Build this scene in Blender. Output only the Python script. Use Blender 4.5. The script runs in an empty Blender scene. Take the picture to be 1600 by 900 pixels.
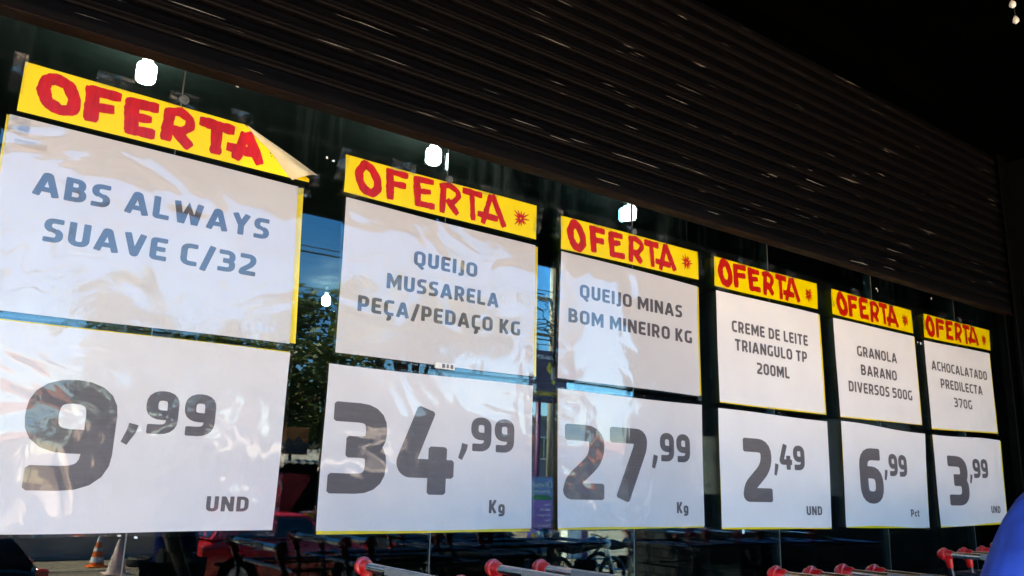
import bpy, math, random
from mathutils import Vector, Matrix
R = math.radians
rnd = random.Random(7)
sc = bpy.context.scene
col = sc.collection

# ------------------------------------------------------------------ camera
cam_d = bpy.data.cameras.new("camera")
cam = bpy.data.objects.new("camera", cam_d)
col.objects.link(cam)
sc.camera = cam
cam_d.sensor_width = 36.0
cam_d.lens = 36.0 * 1303.43 / 1600.0
cam_d.clip_start = 0.05
cam_d.clip_end = 3000.0
YAW, PITCH, ROLL = R(36.298), R(13.176), R(1.5956)
fw = Vector((math.sin(YAW) * math.cos(PITCH), math.cos(YAW) * math.cos(PITCH), math.sin(PITCH)))
rt = Vector((math.cos(YAW), -math.sin(YAW), 0.0))
up = rt.cross(fw)
r2 = rt * math.cos(ROLL) + up * math.sin(ROLL)
u2 = up * math.cos(ROLL) - rt * math.sin(ROLL)
cm = Matrix((r2, u2, -fw)).transposed().to_4x4()
cm.translation = Vector((0.0, -2.5443, 1.4))
cam.matrix_world = cm
ZB = 1.2333            # height of the lower edge of the price sheets above the pavement
STREET = -0.7          # the street lies lower than the shop pavement

# ------------------------------------------------------------------ sky, sun, exposure
SUN_EL, SUN_AZ = R(52), R(236)      # azimuth measured clockwise from +Y
world = bpy.data.worlds.new("World")
sc.world = world
world.use_nodes = True
wn = world.node_tree
wn.nodes.clear()
sky = wn.nodes.new("ShaderNodeTexSky")
sky.sky_type = 'NISHITA'
sky.sun_disc = False
sky.sun_elevation = SUN_EL
sky.sun_rotation = SUN_AZ
sky.air_density = 1.0
sky.dust_density = 0.0
sky.ozone_density = 6.0
bg = wn.nodes.new("ShaderNodeBackground")
bg.inputs[1].default_value = 0.085
wo = wn.nodes.new("ShaderNodeOutputWorld")
hs = wn.nodes.new("ShaderNodeHueSaturation")
hs.inputs['Saturation'].default_value = 1.35
wn.links.new(sky.outputs[0], hs.inputs['Color'])
wn.links.new(hs.outputs[0], bg.inputs[0])
wn.links.new(bg.outputs[0], wo.inputs[0])
sd = bpy.data.lights.new("sun", 'SUN')
sd.energy = 5.0
sd.angle = R(0.53)
sd.color = (1.0, 0.89, 0.76)
sun = bpy.data.objects.new("sun", sd)
col.objects.link(sun)
sdir = Vector((math.sin(SUN_AZ) * math.cos(SUN_EL), math.cos(SUN_AZ) * math.cos(SUN_EL), math.sin(SUN_EL)))
sun.rotation_euler = sdir.to_track_quat('Z', 'Y').to_euler()
sc.view_settings.view_transform = 'Standard'
sc.view_settings.look = 'None'
sc.view_settings.gamma = 1.0
sc.view_settings.exposure = 3.95
sc.view_settings.use_white_balance = True      # camera set for open shade
sc.view_settings.white_balance_temperature = 8400
sc.view_settings.white_balance_tint = 13
sc.cycles.max_bounces = 10
sc.cycles.transparent_max_bounces = 24
sc.cycles.glossy_bounces = 5
sc.cycles.caustics_reflective = False
sc.cycles.caustics_refractive = False
sc.cycles.use_denoising = True

# ------------------------------------------------------------------ materials
MATS = {}


class NT:
    def __init__(s, name):
        s.m = bpy.data.materials.new(name)
        s.m.use_nodes = True
        s.t = s.m.node_tree
        s.t.nodes.clear()
        s.out = s.t.nodes.new("ShaderNodeOutputMaterial")
        s.geo = None

    def n(s, kind, **kw):
        nd = s.t.nodes.new(kind)
        for k, v in kw.items():
            setattr(nd, k, v)
        return nd

    def l(s, a, b):
        s.t.links.new(a, b)

    def coord(s, scale=(1, 1, 1)):
        g = s.n("ShaderNodeNewGeometry")
        mp = s.n("ShaderNodeMapping")
        mp.inputs['Scale'].default_value = scale
        s.l(g.outputs['Position'], mp.inputs['Vector'])
        return mp.outputs[0]

    def noise(s, scale, detail=4, st=(1, 1, 1), rough=.55, dist=0):
        nz = s.n("ShaderNodeTexNoise")
        nz.inputs['Scale'].default_value = scale
        nz.inputs['Detail'].default_value = detail
        nz.inputs['Roughness'].default_value = rough
        nz.inputs['Distortion'].default_value = dist
        s.l(s.coord(st), nz.inputs['Vector'])
        return nz.outputs['Fac']

    def ramp(s, fac, stops):
        r = s.n("ShaderNodeValToRGB")
        e = r.color_ramp.elements
        while len(e) < len(stops):
            e.new(.5)
        for i, (p, c) in enumerate(stops):
            e[i].position = p
            e[i].color = (c[0], c[1], c[2], 1) if isinstance(c, (tuple, list)) else (c, c, c, 1)
        s.l(fac, r.inputs[0])
        return r.outputs[0]

    def math(s, op, a, b=None, clamp=False):
        m = s.n("ShaderNodeMath", operation=op)
        m.use_clamp = clamp
        for i, v in enumerate((a, b)):
            if v is None:
                continue
            if isinstance(v, (int, float)):
                m.inputs[i].default_value = v
            else:
                s.l(v, m.inputs[i])
        return m.outputs[0]

    def mixc(s, fac, a, b):
        m = s.n("ShaderNodeMix", data_type='RGBA')
        for sock, v in ((m.inputs[0], fac), (m.inputs[6], a), (m.inputs[7], b)):
            if isinstance(v, (int, float)):
                sock.default_value = v
            elif isinstance(v, (tuple, list)):
                sock.default_value = (v[0], v[1], v[2], 1)
            else:
                s.l(v, sock)
        return m.outputs[2]

    def bump(s, h, strength=.3, dist=.01, normal=None):
        b = s.n("ShaderNodeBump")
        b.inputs['Strength'].default_value = strength
        b.inputs['Distance'].default_value = dist
        s.l(h, b.inputs['Height'])
        if normal is not None:
            s.l(normal, b.inputs['Normal'])
        return b.outputs[0]

    def bsdf(s, color, rough=.5, metal=0., normal=None, spec=.5, coat=0.):
        p = s.n("ShaderNodeBsdfPrincipled")
        for k, v in (('Base Color', color), ('Roughness', rough), ('Metallic', metal), ('Specular IOR Level', spec), ('Coat Weight', coat)):
            if isinstance(v, (int, float)):
                p.inputs[k].default_value = v
            elif isinstance(v, (tuple, list)):
                p.inputs[k].default_value = (v[0], v[1], v[2], 1)
            else:
                s.l(v, p.inputs[k])
        if normal is not None:
            s.l(normal, p.inputs['Normal'])
        return p

    def done(s, sh):
        s.l(sh, s.out.inputs['Surface'])
        MATS[s.m.name] = s.m
        return s.m


def simple(name, c, rough=.5, metal=0., var=.15, scale=6, bumps=.15, st=(1, 1, 1), coat=0., c2=None, spec=.5):
    t = NT(name)
    f = t.noise(scale, 5, st)
    c2 = c2 or tuple(x * (1 - 2 * var) for x in c)
    cc = t.ramp(f, [(.3, c2), (.65, c)])
    f2 = t.noise(scale * (7 if name != 'blue_fabric' else 1.4), 3, st)
    rr = t.ramp(f, [(.3, min(1, rough * 1.25)), (.7, rough * .85)])
    p = t.bsdf(cc, rr, metal, t.bump(f2, bumps, .004 if name != 'blue_fabric' else .03), coat=coat, spec=spec)
    return t.done(p.outputs[0])


def emit(name, c, s):
    t = NT(name)
    e = t.n("ShaderNodeEmission")
    e.inputs[0].default_value = (*c, 1)
    e.inputs[1].default_value = s
    return t.done(e.outputs[0])


# paper with faint creases
t = NT("paper")
f = t.noise(3.2, 5)
cc = t.ramp(f, [(.25, (.76, .705, .675)), (.7, (.83, .78, .75))])
t.done(t.bsdf(cc, .65, 0, t.bump(t.noise(7, 5, dist=1.0), .35, .006)).outputs[0])
t = NT("yellow_card")
f = t.noise(7, 5)
cc = t.ramp(f, [(.2, (.84, .59, .001)), (.75, (.88, .65, .002))])
t.done(t.bsdf(cc, .38, 0, t.bump(t.noise(22, 3), .1, .003), coat=.25).outputs[0])
simple("aged_yellow_card", (.86, .72, .08), .42, var=.1, scale=9, bumps=.3, c2=(.74, .62, .16), coat=.2)
t = NT("red_paint")
f = t.noise(26, 4, (3, 3, .7))
cc = t.ramp(f, [(.3, (.42, .003, .002)), (.7, (.64, .006, .003))])
t.done(t.bsdf(cc, .28, 0, t.bump(f, .25, .002), coat=.3).outputs[0])
t = NT("ink")
f = t.noise(40, 2, (.3, .3, 3))
cc = t.ramp(f, [(.3, (.105, .088, .09)), (.7, (.13, .11, .112))])
t.done(t.bsdf(cc, .5, 0).outputs[0])
simple("beige_paper_back", (.58, .46, .27), .7, var=.1, scale=14, bumps=.3)
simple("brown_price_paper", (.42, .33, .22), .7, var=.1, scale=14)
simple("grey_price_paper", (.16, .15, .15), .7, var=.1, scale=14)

# clear film of the sheet sleeves: see-through, shiny, gently wrinkled
def film(name, wr, haze, tint=1.0, sharp=0.012, refl=1.15):
    t = NT(name)
    h1 = t.noise(3.3, 2, dist=.9)
    h2 = t.noise(17, 3, (1, 1, .35), dist=1.2)
    b1 = t.bump(h1, 1.0, wr * .011)
    b2 = t.bump(h2, 1.0, wr * .0004, b1)
    fr = t.n("ShaderNodeFresnel")
    fr.inputs[0].default_value = 1.52
    t.l(b2, fr.inputs['Normal'])
    ff = t.math('MULTIPLY', fr.outputs[0], refl, True)
    gl = t.n("ShaderNodeBsdfAnisotropic")
    gl.inputs['Color'].default_value = (1, 1, 1, 1)
    gl.inputs['Roughness'].default_value = sharp
    t.l(b2, gl.inputs['Normal'])
    tr = t.n("ShaderNodeBsdfTransparent")
    tr.inputs[0].default_value = (tint, tint, tint, 1)
    df = t.n("ShaderNodeBsdfDiffuse")
    df.inputs[0].default_value = (.75, .75, .76, 1)
    mx0 = t.n("ShaderNodeMixShader")
    hz = t.ramp(t.noise(30, 4, (1, 1, .4), dist=1.), [(.5, haze * .4), (.75, haze * 2.2)])
    t.l(hz, mx0.inputs[0])
    t.l(tr.outputs[0], mx0.inputs[1])
    t.l(df.outputs[0], mx0.inputs[2])
    mx = t.n("ShaderNodeMixShader")
    t.l(ff, mx.inputs[0])
    t.l(mx0.outputs[0], mx.inputs[1])
    t.l(gl.outputs[0], mx.inputs[2])
    t.done(mx.outputs[0])


film("film_wrinkled", .42, .004, refl=1.15)
film("film_price", .55, .005, refl=.85)
film("film_flat", .3, .001, refl=.45)
film("tape_film", 14, .02, .96, .08, refl=.6)

# window glass: grey, reflective, with dried drip streaks
t = NT("shop_glass")
fr = t.n("ShaderNodeFresnel")
fr.inputs[0].default_value = 1.52
ff = t.math('MULTIPLY', fr.outputs[0], .86, True)
gl = t.n("ShaderNodeBsdfAnisotropic")
gl.inputs['Color'].default_value = (.76, .92, 1, 1)
gl.inputs['Roughness'].default_value = 0.0
tr = t.n("ShaderNodeBsdfTransparent")
tr.inputs[0].default_value = (.50, .62, .61, 1)
tl = t.n("ShaderNodeBsdfTranslucent")
tl.inputs[0].default_value = (.75, .85, .85, 1)
st1 = t.noise(30, 4, (1, 1, .035))
st2 = t.noise(2.4, 2, (1, 1, .6))
g = t.n("ShaderNodeNewGeometry")
sx = t.n("ShaderNodeSeparateXYZ")
t.l(g.outputs['Position'], sx.inputs[0])
hi = t.math('MULTIPLY', t.math('SUBTRACT', sx.outputs[2], 2.3, True), 3.0, True)
mask = t.math('MULTIPLY', t.ramp(st1, [(.5, 0.0), (.72, 1.0)]), t.ramp(st2, [(.45, 0.05), (.65, 1.0)]))
mask = t.math('ADD', t.math('MULTIPLY', t.math('MULTIPLY', mask, hi), .12), .0)
mx0 = t.n("ShaderNodeMixShader")
t.l(mask, mx0.inputs[0])
t.l(tr.outputs[0], mx0.inputs[1])
t.l(tl.outputs[0], mx0.inputs[2])
mx = t.n("ShaderNodeMixShader")
t.l(ff, mx.inputs[0])
t.l(mx0.outputs[0], mx.inputs[1])
t.l(gl.outputs[0], mx.inputs[2])
t.done(mx.outputs[0])

# shutter metal: dark brown paint, patchy rust, ridges coloured brighter as if lit, chips in long thin dashes
t = NT("shutter_metal")
f = t.noise(5, 5, (.25, 1, 2))
base = t.ramp(f, [(.3, (.0010, .0010, .0014)), (.7, (.0019, .0018, .0024))])
rust = t.ramp(t.noise(16, 5, (.3, 1, 2)), [(.52, 0.0), (.7, 1.0)])
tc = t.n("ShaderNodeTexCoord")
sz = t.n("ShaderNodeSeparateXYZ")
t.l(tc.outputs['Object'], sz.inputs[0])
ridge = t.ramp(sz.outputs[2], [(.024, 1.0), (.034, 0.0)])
base = t.mixc(t.math('MULTIPLY', ridge, .75), base, (.0046, .0038, .0038))  # light caught by the ridges, put into the colour as a paler brown
c1 = t.mixc(t.math('MULTIPLY', rust, .3), base, (.0050, .0036, .0032))
dash = t.ramp(t.noise(9, 2, (.26, .02, 11)), [(.68, 0.0), (.71, 1.0)])
c2 = t.mixc(dash, c1, (.15, .135, .12))
t.done(t.bsdf(c2, .5, .0, t.bump(t.noise(60, 3, (.4, 1, 1)), .2, .002), spec=.03).outputs[0])
simple("rusty_metal", (.008, .003, .002), .6, 0, .25, 14, .4, (.4, 1, 2), spec=.1)
simple("black_metal", (.0012, .0012, .0014), .5, 0, .2, 8, .2, spec=.04)
simple("black_paint", (.0006, .0006, .0006), .95, 0, .2, 4, .3, spec=.0)
simple("wall_paint_dark", (.0025, .0022, .0025), .75, 0, .2, 5, .4, spec=.15)
simple("brick_dark", (.006, .0045, .005), .8, 0, .25, 11, .5, spec=.2)
simple("silicone", (.10, .105, .105), .35, 0, .2, 30, .2)
simple("grey_plastic", (.16, .16, .17), .35, 0, .1, 20, .1)
simple("tyre_rubber", (.013, .013, .014), .7, 0, .2, 30, .3)
simple("chrome_tube", (.42, .42, .44), .22, 1.0, .12, 12, .1)
simple("dark_wire", (.06, .08, .13), .3, 1.0, .1, 12, .1)
simple("red_plastic", (.50, .003, .006), .30, 0, .1, 22, .2, coat=.3)
simple("white_scrap", (.75, .74, .70), .8, 0, .1, 60, .2)
simple("blue_fabric", (.001, .052, .42), .8, 0, .25, 5, 1.0)
simple("navy_fabric", (.012, .015, .03), .85, 0, .2, 12, .4)
simple("skin", (.34, .19, .12), .5, 0, .08, 12, .1)
simple("hair", (.012, .009, .008), .5, 0, .2, 60, .5)
simple("concrete", (.30, .29, .27), .85, 0, .15, 3, .4)
t = NT("asphalt")
f = t.noise(.7, 6)
cc = t.ramp(f, [(.3, (.13, .10, .075)), (.7, (.19, .15, .11))])
t.done(t.bsdf(cc, .9, 0, t.bump(t.noise(60, 3), .4, .01)).outputs[0])
simple("pavement", (.40, .37, .33), .85, 0, .15, 2.5, .4)
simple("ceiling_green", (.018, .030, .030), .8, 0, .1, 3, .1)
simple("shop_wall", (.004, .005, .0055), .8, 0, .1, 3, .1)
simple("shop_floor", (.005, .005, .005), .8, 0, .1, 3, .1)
simple("cardboard", (.36, .20, .10), .8, 0, .12, 9, .2)
simple("wood_brown", (.20, .10, .05), .6, 0, .2, 9, .3, (1, 8, 8))
emit("lamp_glow", (.93, 1.0, .98), 14)
emit("tail_light", (1.0, .02, .02), .35)
simple("car_red", (.50, .010, .012), .25, 0, .05, 3, .02, coat=.8)
simple("car_dark", (.012, .014, .022), .2, 0, .05, 3, .02, coat=.8)
simple("car_silver", (.35, .36, .38), .3, .4, .05, 3, .02, coat=.6)
simple("car_glass", (.012, .014, .016), .06, 0, .05, 3, .0, coat=.5)
simple("lamp_lens", (.6, .6, .58), .1, 0, .05, 3, .0, coat=.5)
simple("red_lens", (.45, .01, .01), .15, 0, .05, 3, .0, coat=.5)
simple("cone_orange", (.9, .17, .02), .45, 0, .08, 10, .1)
simple("cone_white", (.80, .78, .74), .5, 0, .08, 12, .1)
simple("cone_faded", (.72, .52, .46), .7, 0, .12, 8, .2, c2=(.58, .42, .38))
simple("fibre_cement", (.40, .39, .36), .85, 0, .2, 3, .3)
simple("burgundy_fabric", (.16, .014, .018), .7, 0, .15, 6, .3)
simple("food_print_red", (.60, .05, .03), .6, 0, .3, 14, .1)
simple("food_print_white", (.70, .62, .55), .6, 0, .2, 14, .1)
simple("sign_orange", (.55, .20, .05), .6, 0, .15, 5, .1)
simple("sign_shade", (.06, .055, .06), .6, 0, .15, 5, .1)
simple("sign_yellow", (.85, .55, .02), .5, 0, .1, 5, .1)
simple("sign_purple", (.30, .17, .66), .45, 0, .12, 2, .1)
simple("sign_black_purple", (.07, .04, .10), .45, 0, .12, 2, .1)
simple("purple_paint", (.13, .025, .10), .5, 0, .12, 4, .1)
simple("sign_green", (.02, .28, .12), .5, 0, .1, 4, .1)
simple("sign_blue", (.16, .34, .66), .5, 0, .1, 4, .1)
simple("print_white", (.80, .80, .80), .5, 0, .05, 4, .1)
simple("print_yellow", (.85, .60, .03), .5, 0, .05, 4, .1)
simple("wood_pole", (.36, .31, .25), .85, 0, .15, 5, .3, (4, 4, .5))
simple("cable_black", (.02, .02, .022), .6, 0, .1, 5, .1)
simple("wall_cream", (.55, .50, .42), .85, 0, .12, 1.2, .2)
simple("wall_grey", (.22, .23, .25), .85, 0, .12, 1.2, .2)
simple("wall_white", (.72, .71, .68), .85, 0, .10, 1.2, .2)
simple("roof_tile", (.30, .12, .07), .85, 0, .2, 6, .4)
simple("window_dark", (.02, .024, .03), .1, 0, .1, 3, .0)
simple("bark", (.10, .075, .055), .9, 0, .2, 14, .6, (1, 1, .3))
for nm, a, b in (("leaf_green", (.04, .07, .015), (.12, .16, .035)), ("leaf_light", (.045, .085, .015), (.12, .17, .04)), ("leaf_dark", (.02, .04, .012), (.05, .085, .022))):
    t = NT(nm)
    cc = t.ramp(t.noise(1.6, 4), [(.3, a), (.7, b)])
    p = t.bsdf(cc, .5)
    tl = t.n("ShaderNodeBsdfTranslucent")
    t.l(cc, tl.inputs[0])
    mx = t.n("ShaderNodeMixShader")
    mx.inputs[0].default_value = .3
    t.l(p.outputs[0], mx.inputs[1])
    t.l(tl.outputs[0], mx.inputs[2])
    t.done(mx.outputs[0])

# ------------------------------------------------------------------ mesh helpers
class MB:
    def __init__(s):
        s.v = []
        s.f = []

    def add(s, vs, fs):
        o = len(s.v)
        s.v += [tuple(v) for v in vs]
        s.f += [tuple(i + o for i in f) for f in fs]
        return s

    def box(s, a, b, bev=0.0, M=None):
        x0, y0, z0 = a
        x1, y1, z1 = b
        if bev <= 0:
            vs = [(x0, y0, z0), (x1, y0, z0), (x1, y1, z0), (x0, y1, z0), (x0, y0, z1), (x1, y0, z1), (x1, y1, z1), (x0, y1, z1)]
            fs = [(0, 3, 2, 1), (4, 5, 6, 7), (0, 1, 5, 4), (1, 2, 6, 5), (2, 3, 7, 6), (3, 0, 4, 7)]
        else:
            vs = []
            for zz, ins in ((z0, bev), (z0 + bev, 0), (z1 - bev, 0), (z1, bev)):
                X0, X1, Y0, Y1 = x0 + ins, x1 - ins, y0 + ins, y1 - ins
                c = bev if ins == 0 else bev * .4
                vs += [(X0 + c, Y0, zz), (X1 - c, Y0, zz), (X1, Y0 + c, zz), (X1, Y1 - c, zz), (X1 - c, Y1, zz), (X0 + c, Y1, zz), (X0, Y1 - c, zz), (X0, Y0 + c, zz)]
            fs = [tuple(range(7, -1, -1)), tuple(range(24, 32))]
            for k in range(3):
                for i in range(8):
                    j = (i + 1) % 8
                    fs.append((k * 8 + i, k * 8 + j, k * 8 + 8 + j, k * 8 + 8 + i))
        if M is not None:
            vs = [M @ Vector(v) for v in vs]
        return s.add(vs, fs)

    def tube(s, pts, r, n=8, cap=True):
        pts = [Vector(p) for p in pts]
        rs = r if isinstance(r, (list, tuple)) else [r] * len(pts)
        vs, fs = [], []
        ref = None
        for i, p in enumerate(pts):
            d = (pts[min(i + 1, len(pts) - 1)] - pts[max(i - 1, 0)]).normalized()
            if ref is None:
                ref = d.orthogonal().normalized()
            ref = (ref - d * ref.dot(d)).normalized()
            b = d.cross(ref)
            for k in range(n):
                a = 2 * math.pi * k / n
                vs.append(p + (ref * math.cos(a) + b * math.sin(a)) * rs[i])
        for i in range(len(pts) - 1):
            for k in range(n):
                j = (k + 1) % n
                fs.append((i * n + k, i * n + j, (i + 1) * n + j, (i + 1) * n + k))
        if cap:
            fs.append(tuple(range(n - 1, -1, -1)))
            o = (len(pts) - 1) * n
            fs.append(tuple(range(o, o + n)))
        return s.add(vs, fs)

    def lathe(s, c, prof, n=24, axis='Z', cap=True):
        vs, fs = [], []
        for (r, h) in prof:
            for k in range(n):
                a = 2 * math.pi * k / n
                x, y = r * math.cos(a), r * math.sin(a)
                if axis == 'Z':
                    v = (c[0] + x, c[1] + y, c[2] + h)
                elif axis == 'Y':
                    v = (c[0] + y, c[1] + h, c[2] + x)
                else:
                    v = (c[0] + h, c[1] + x, c[2] + y)
                vs.append(v)
        for i in range(len(prof) - 1):
            for k in range(n):
                j = (k + 1) % n
                fs.append((i * n + k, i * n + j, (i + 1) * n + j, (i + 1) * n + k))
        if cap:
            fs.append(tuple(range(n - 1, -1, -1)))
            o = (len(prof) - 1) * n
            fs.append(tuple(range(o, o + n)))
        return s.add(vs, fs)

    def ribbon(s, pts, w, P, closed=False, off=0.0, across=1):
        """flat stroke along 2-D points, mapped to space by P(x, y, off)"""
        n = len(pts)
        L, Rr = [], []
        for i in range(n):
            if closed:
                a, b = pts[(i - 1) % n], pts[(i + 1) % n]
            else:
                a, b = pts[max(i - 1, 0)], pts[min(i + 1, n - 1)]
            p = pts[i]
            d1 = Vector((p[0] - a[0], p[1] - a[1]))
            d2 = Vector((b[0] - p[0], b[1] - p[1]))
            if d1.length < 1e-9:
                d1 = d2
            if d2.length < 1e-9:
                d2 = d1
            d1.normalize()
            d2.normalize()
            t_ = (d1 + d2)
            if t_.length < 1e-6:
                t_ = d1
            t_.normalize()
            nn = Vector((-t_.y, t_.x))
            k = 1.0 / max(.45, nn.dot(Vector((-d1.y, d1.x))))
            ww = w[i] if isinstance(w, (list, tuple)) else w
            L.append((p[0] + nn.x * ww / 2 * k, p[1] + nn.y * ww / 2 * k))
            Rr.append((p[0] - nn.x * ww / 2 * k, p[1] - nn.y * ww / 2 * k))
        vs, fs = [], []
        m = across + 1
        for a, b in zip(L, Rr):
            for q in range(m):
                f_ = q / across
                vs.append(P(b[0] + (a[0] - b[0]) * f_, b[1] + (a[1] - b[1]) * f_, off))
        rng = n if closed else n - 1
        for i in range(rng):
            j = (i + 1) % n
            for q in range(across):
                fs.append((i * m + q, j * m + q, j * m + q + 1, i * m + q + 1))
        return s.add(vs, fs)

    def build(s, name, mat, parent=None, smooth=False, **props):
        me = bpy.data.meshes.new(name)
        me.from_pydata(s.v, [], s.f)
        me.materials.append(MATS[mat])
        if smooth:
            me.polygons.foreach_set("use_smooth", [True] * len(me.polygons))
        me.update()
        o = bpy.data.objects.new(name, me)
        col.objects.link(o)
        if parent is not None:
            o.parent = parent
        for k, v in props.items():
            o[k] = v
        return o


def smooth_angle(o, a=35):
    o.data.polygons.foreach_set("use_smooth", [True] * len(o.data.polygons))
    o.data.set_sharp_from_angle(angle=R(a))
    return o


def thing(name, label, cat, loc=(0, 0, 0), rz=0.0, group=None):
    o = bpy.data.objects.new(name, None)
    o.empty_display_size = .1
    col.objects.link(o)
    o.location = loc
    o.rotation_euler = (0, 0, rz)
    o["label"] = label
    o["category"] = cat
    if group:
        o["group"] = group
    return o


def tag(o, label, cat, group=None):
    o["label"] = label
    o["category"] = cat
    if group:
        o["group"] = group
    return o


def struct(o):
    o["kind"] = "structure"
    return o


def dup(root, loc, rz=None, label=None, group=None):
    r = root.copy()
    col.objects.link(r)
    r.location = loc
    if rz is not None:
        r.rotation_euler = (0, 0, rz)
    if label:
        r["label"] = label
    if group:
        r["group"] = group
    for ch in list(root.children):
        c = ch.copy()
        col.objects.link(c)
        c.parent = r
        for g_ in list(ch.children):
            d = g_.copy()
            col.objects.link(d)
            d.parent = c
    return r


# ------------------------------------------------------------------ lettering (own stroke alphabet)
def fillet(pts, closed=False, seg=5):
    out = []
    n = len(pts)
    for i in range(n):
        p = pts[i]
        r = p[2] if len(p) > 2 else 0
        if (not closed and i in (0, n - 1)) or r <= 0:
            out.append((p[0], p[1]))
            continue
        a, b = pts[(i - 1) % n], pts[(i + 1) % n]
        P0 = Vector(p[:2])
        va, vb = Vector(a[:2]) - P0, Vector(b[:2]) - P0
        k = min(r, va.length * .5, vb.length * .5)
        A = P0 + va.normalized() * k
        B = P0 + vb.normalized() * k
        for s_ in range(seg + 1):
            q = s_ / seg
            # quadratic curve pulled a little towards the corner
            c = P0
            x = (1 - q) ** 2 * A + 2 * q * (1 - q) * c + q * q * B
            out.append((x.x, x.y))
    return out


def glyph(ch, t):
    """strokes of one character: list of (points, closed); cap height 1; returns width, strokes"""
    w = .60
    L, B, T = t / 2, t / 2, 1 - t / 2

    def G(w_, *st):
        return w_, [(s if isinstance(s, tuple) else (s, False)) for s in st]
    M = .5
    if ch == 'O' or ch == '0':
        w = .64 if ch == 'O' else .60
        Rr = w - L
        return G(w, ([(L, B, .3), (Rr, B, .3), (Rr, T, .3), (L, T, .3)], True))
    Rr = w - L
    if ch == 'Q':
        w = .64; Rr = w - L
        return G(w, ([(L, B, .3), (Rr, B, .3), (Rr, T, .3), (L, T, .3)], True), [(w * .45, .06), (w * .82, -.17)])
    if ch == 'A':
        w = .70
        return G(w, [(t * .42, 0), (w * .44, T + .0, .04), (w * .56, T + .0, .04), (w - t * .42, 0)], [(w * .24, .28), (w * .76, .28)])
    if ch == 'B':
        return G(w, ([(L, B), (Rr, B, .22), (Rr, M, .22), (L, M)], False), [(L, T), (Rr - .04, T, .2), (Rr - .04, M + .02, .2), (L, M + .02)], [(L, 0), (L, 1)])
    if ch in 'CÇ':
        w = .53; Rr = w
        st = [[(Rr, T), (L, T, .28), (L, B, .28), (Rr, B)]]
        if ch == 'Ç':
            st.append([(w * .52, .05), (w * .60, -.13, .05), (w * .50, -.24, .05), (w * .30, -.23)])
        return w, [(s, False) for s in st]
    if ch == 'D':
        w = .62; Rr = w - L
        return G(w, [(0.01, T), (Rr, T, .3), (Rr, B, .3), (0.01, B)], [(L, 0), (L, 1)])
    if ch == 'E':
        w = .52
        return G(w, [(w, T), (L, T, .08), (L, B, .08), (w, B)], [(L, M), (w - .05, M)])
    if ch == 'F':
        w = .50
        return G(w, [(w, T), (L, T, .08), (L, 0)], [(L, M - .02), (w - .05, M - .02)])
    if ch == 'G':
        w = .60
        return G(w, [(w - .03, T), (L, T, .28), (L, B, .28), (w - L, B, .03), (w - L, M - .02)])
    if ch == 'H':
        return G(w, [(L, 0), (L, 1)], [(w - L, 0), (w - L, 1)], [(L, M), (w - L, M)])
    if ch == 'I':
        return G(t, [(L, 0), (L, 1)])
    if ch == 'J':
        w = .32
        return G(w, [(w - L, 1), (w - L, -.10 + B, .16), (0, -.10 + B)])
    if ch == 'K':
        w = .60
        return G(w, [(L, 0), (L, 1)], [(L, .46), (w * .40, .50), (w - t * .5, 1)], [(w * .36, .52), (w - t * .45, 0)])
    if ch == 'L':
        w = .50
        return G(w, [(L, 1), (L, B, .05), (w, B)])
    if ch == 'M':
        w = .80
        return G(w, [(L, 0), (L, 1)], [(w - L, 0), (w - L, 1)], [(L + .03, .93), (w / 2, .30), (w - L - .03, .93)])
    if ch == 'N':
        w = .64
        return G(w, [(L, 0), (L, 1)], [(w - L, 0), (w - L, 1)], [(L + .02, .95), (w - L - .02, .05)])
    if ch == 'P':
        w = .58
        return G(w, [(L, T), (w - L, T, .22), (w - L, .40, .22), (L, .40)], [(L, 0), (L, 1)])
    if ch == 'R':
        w = .60
        return G(w, [(L, T), (w - L - .02, T, .22), (w - L - .02, .42, .22), (L, .42)], [(L, 0), (L, 1)], [(w * .52, .42), (w - t * .45, 0)])
    if ch == 'S':
        w = .54
        return G(w, [(w - .02, T), (L, T, .22), (L, M + .02, .22), (w - L, M - .02, .22), (w - L, B, .22), (0.01, B)])
    if ch == 'T':
        w = .56
        return G(w, [(0, T), (w, T)], [(w / 2, 0), (w / 2, T)])
    if ch == 'U':
        w = .60
        return G(w, [(L, 1), (L, B, .26), (w - L, B, .26), (w - L, 1)])
    if ch == 'V':
        w = .66
        return G(w, [(t * .45, 1), (w * .46, B * .9, .04), (w * .54, B * .9, .04), (w - t * .45, 1)])
    if ch == 'W':
        w = .92
        return G(w, [(t * .45, 1), (w * .25, B), (w * .30, B), (w * .5, .80), (w * .70, B), (w * .75, B), (w - t * .45, 1)])
    if ch == 'X':
        w = .60
        return G(w, [(t * .45, 0), (w - t * .45, 1)], [(t * .45, 1), (w - t * .45, 0)])
    if ch == 'Y':
        w = .62
        return G(w, [(t * .45, 1), (w / 2, .45)], [(w - t * .45, 1), (w / 2, .45)], [(w / 2, 0), (w / 2, .50)])
    if ch == 'Z':
        w = .55
        return G(w, [(0, T), (w - L, T), (L, B), (w, B)])
    if ch == '/':
        w = .42
        return G(w, [(t * .3, -.12), (w - t * .3, 1.05)])
    if ch == '-':
        return G(.34, [(0, .42), (.34, .42)])
    if ch == ',':
        return G(.30, [(.17, .26), (.10, -.02), (.02, -.20)])
    if ch == '1':
        w = .42
        return G(w, [(0, .80), (w - t * .5, .97)], [(w - t * .5, 0), (w - t * .5, 1)])
    if ch == '2':
        w = .58
        return G(w, [(0.02, T), (w - L, T, .26), (w - L, .56, .22), (L + .03, .24, .18), (L, B, .02), (w, B)])
    if ch == '3':
        w = .58
        return G(w, [(0.02, T), (w - L - .01, T, .22), (w - L - .01, M + .02, .16), (.16, M + .02)], [(.16, M), (w - L, M, .2), (w - L, B, .26), (0.0, B)])
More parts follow.
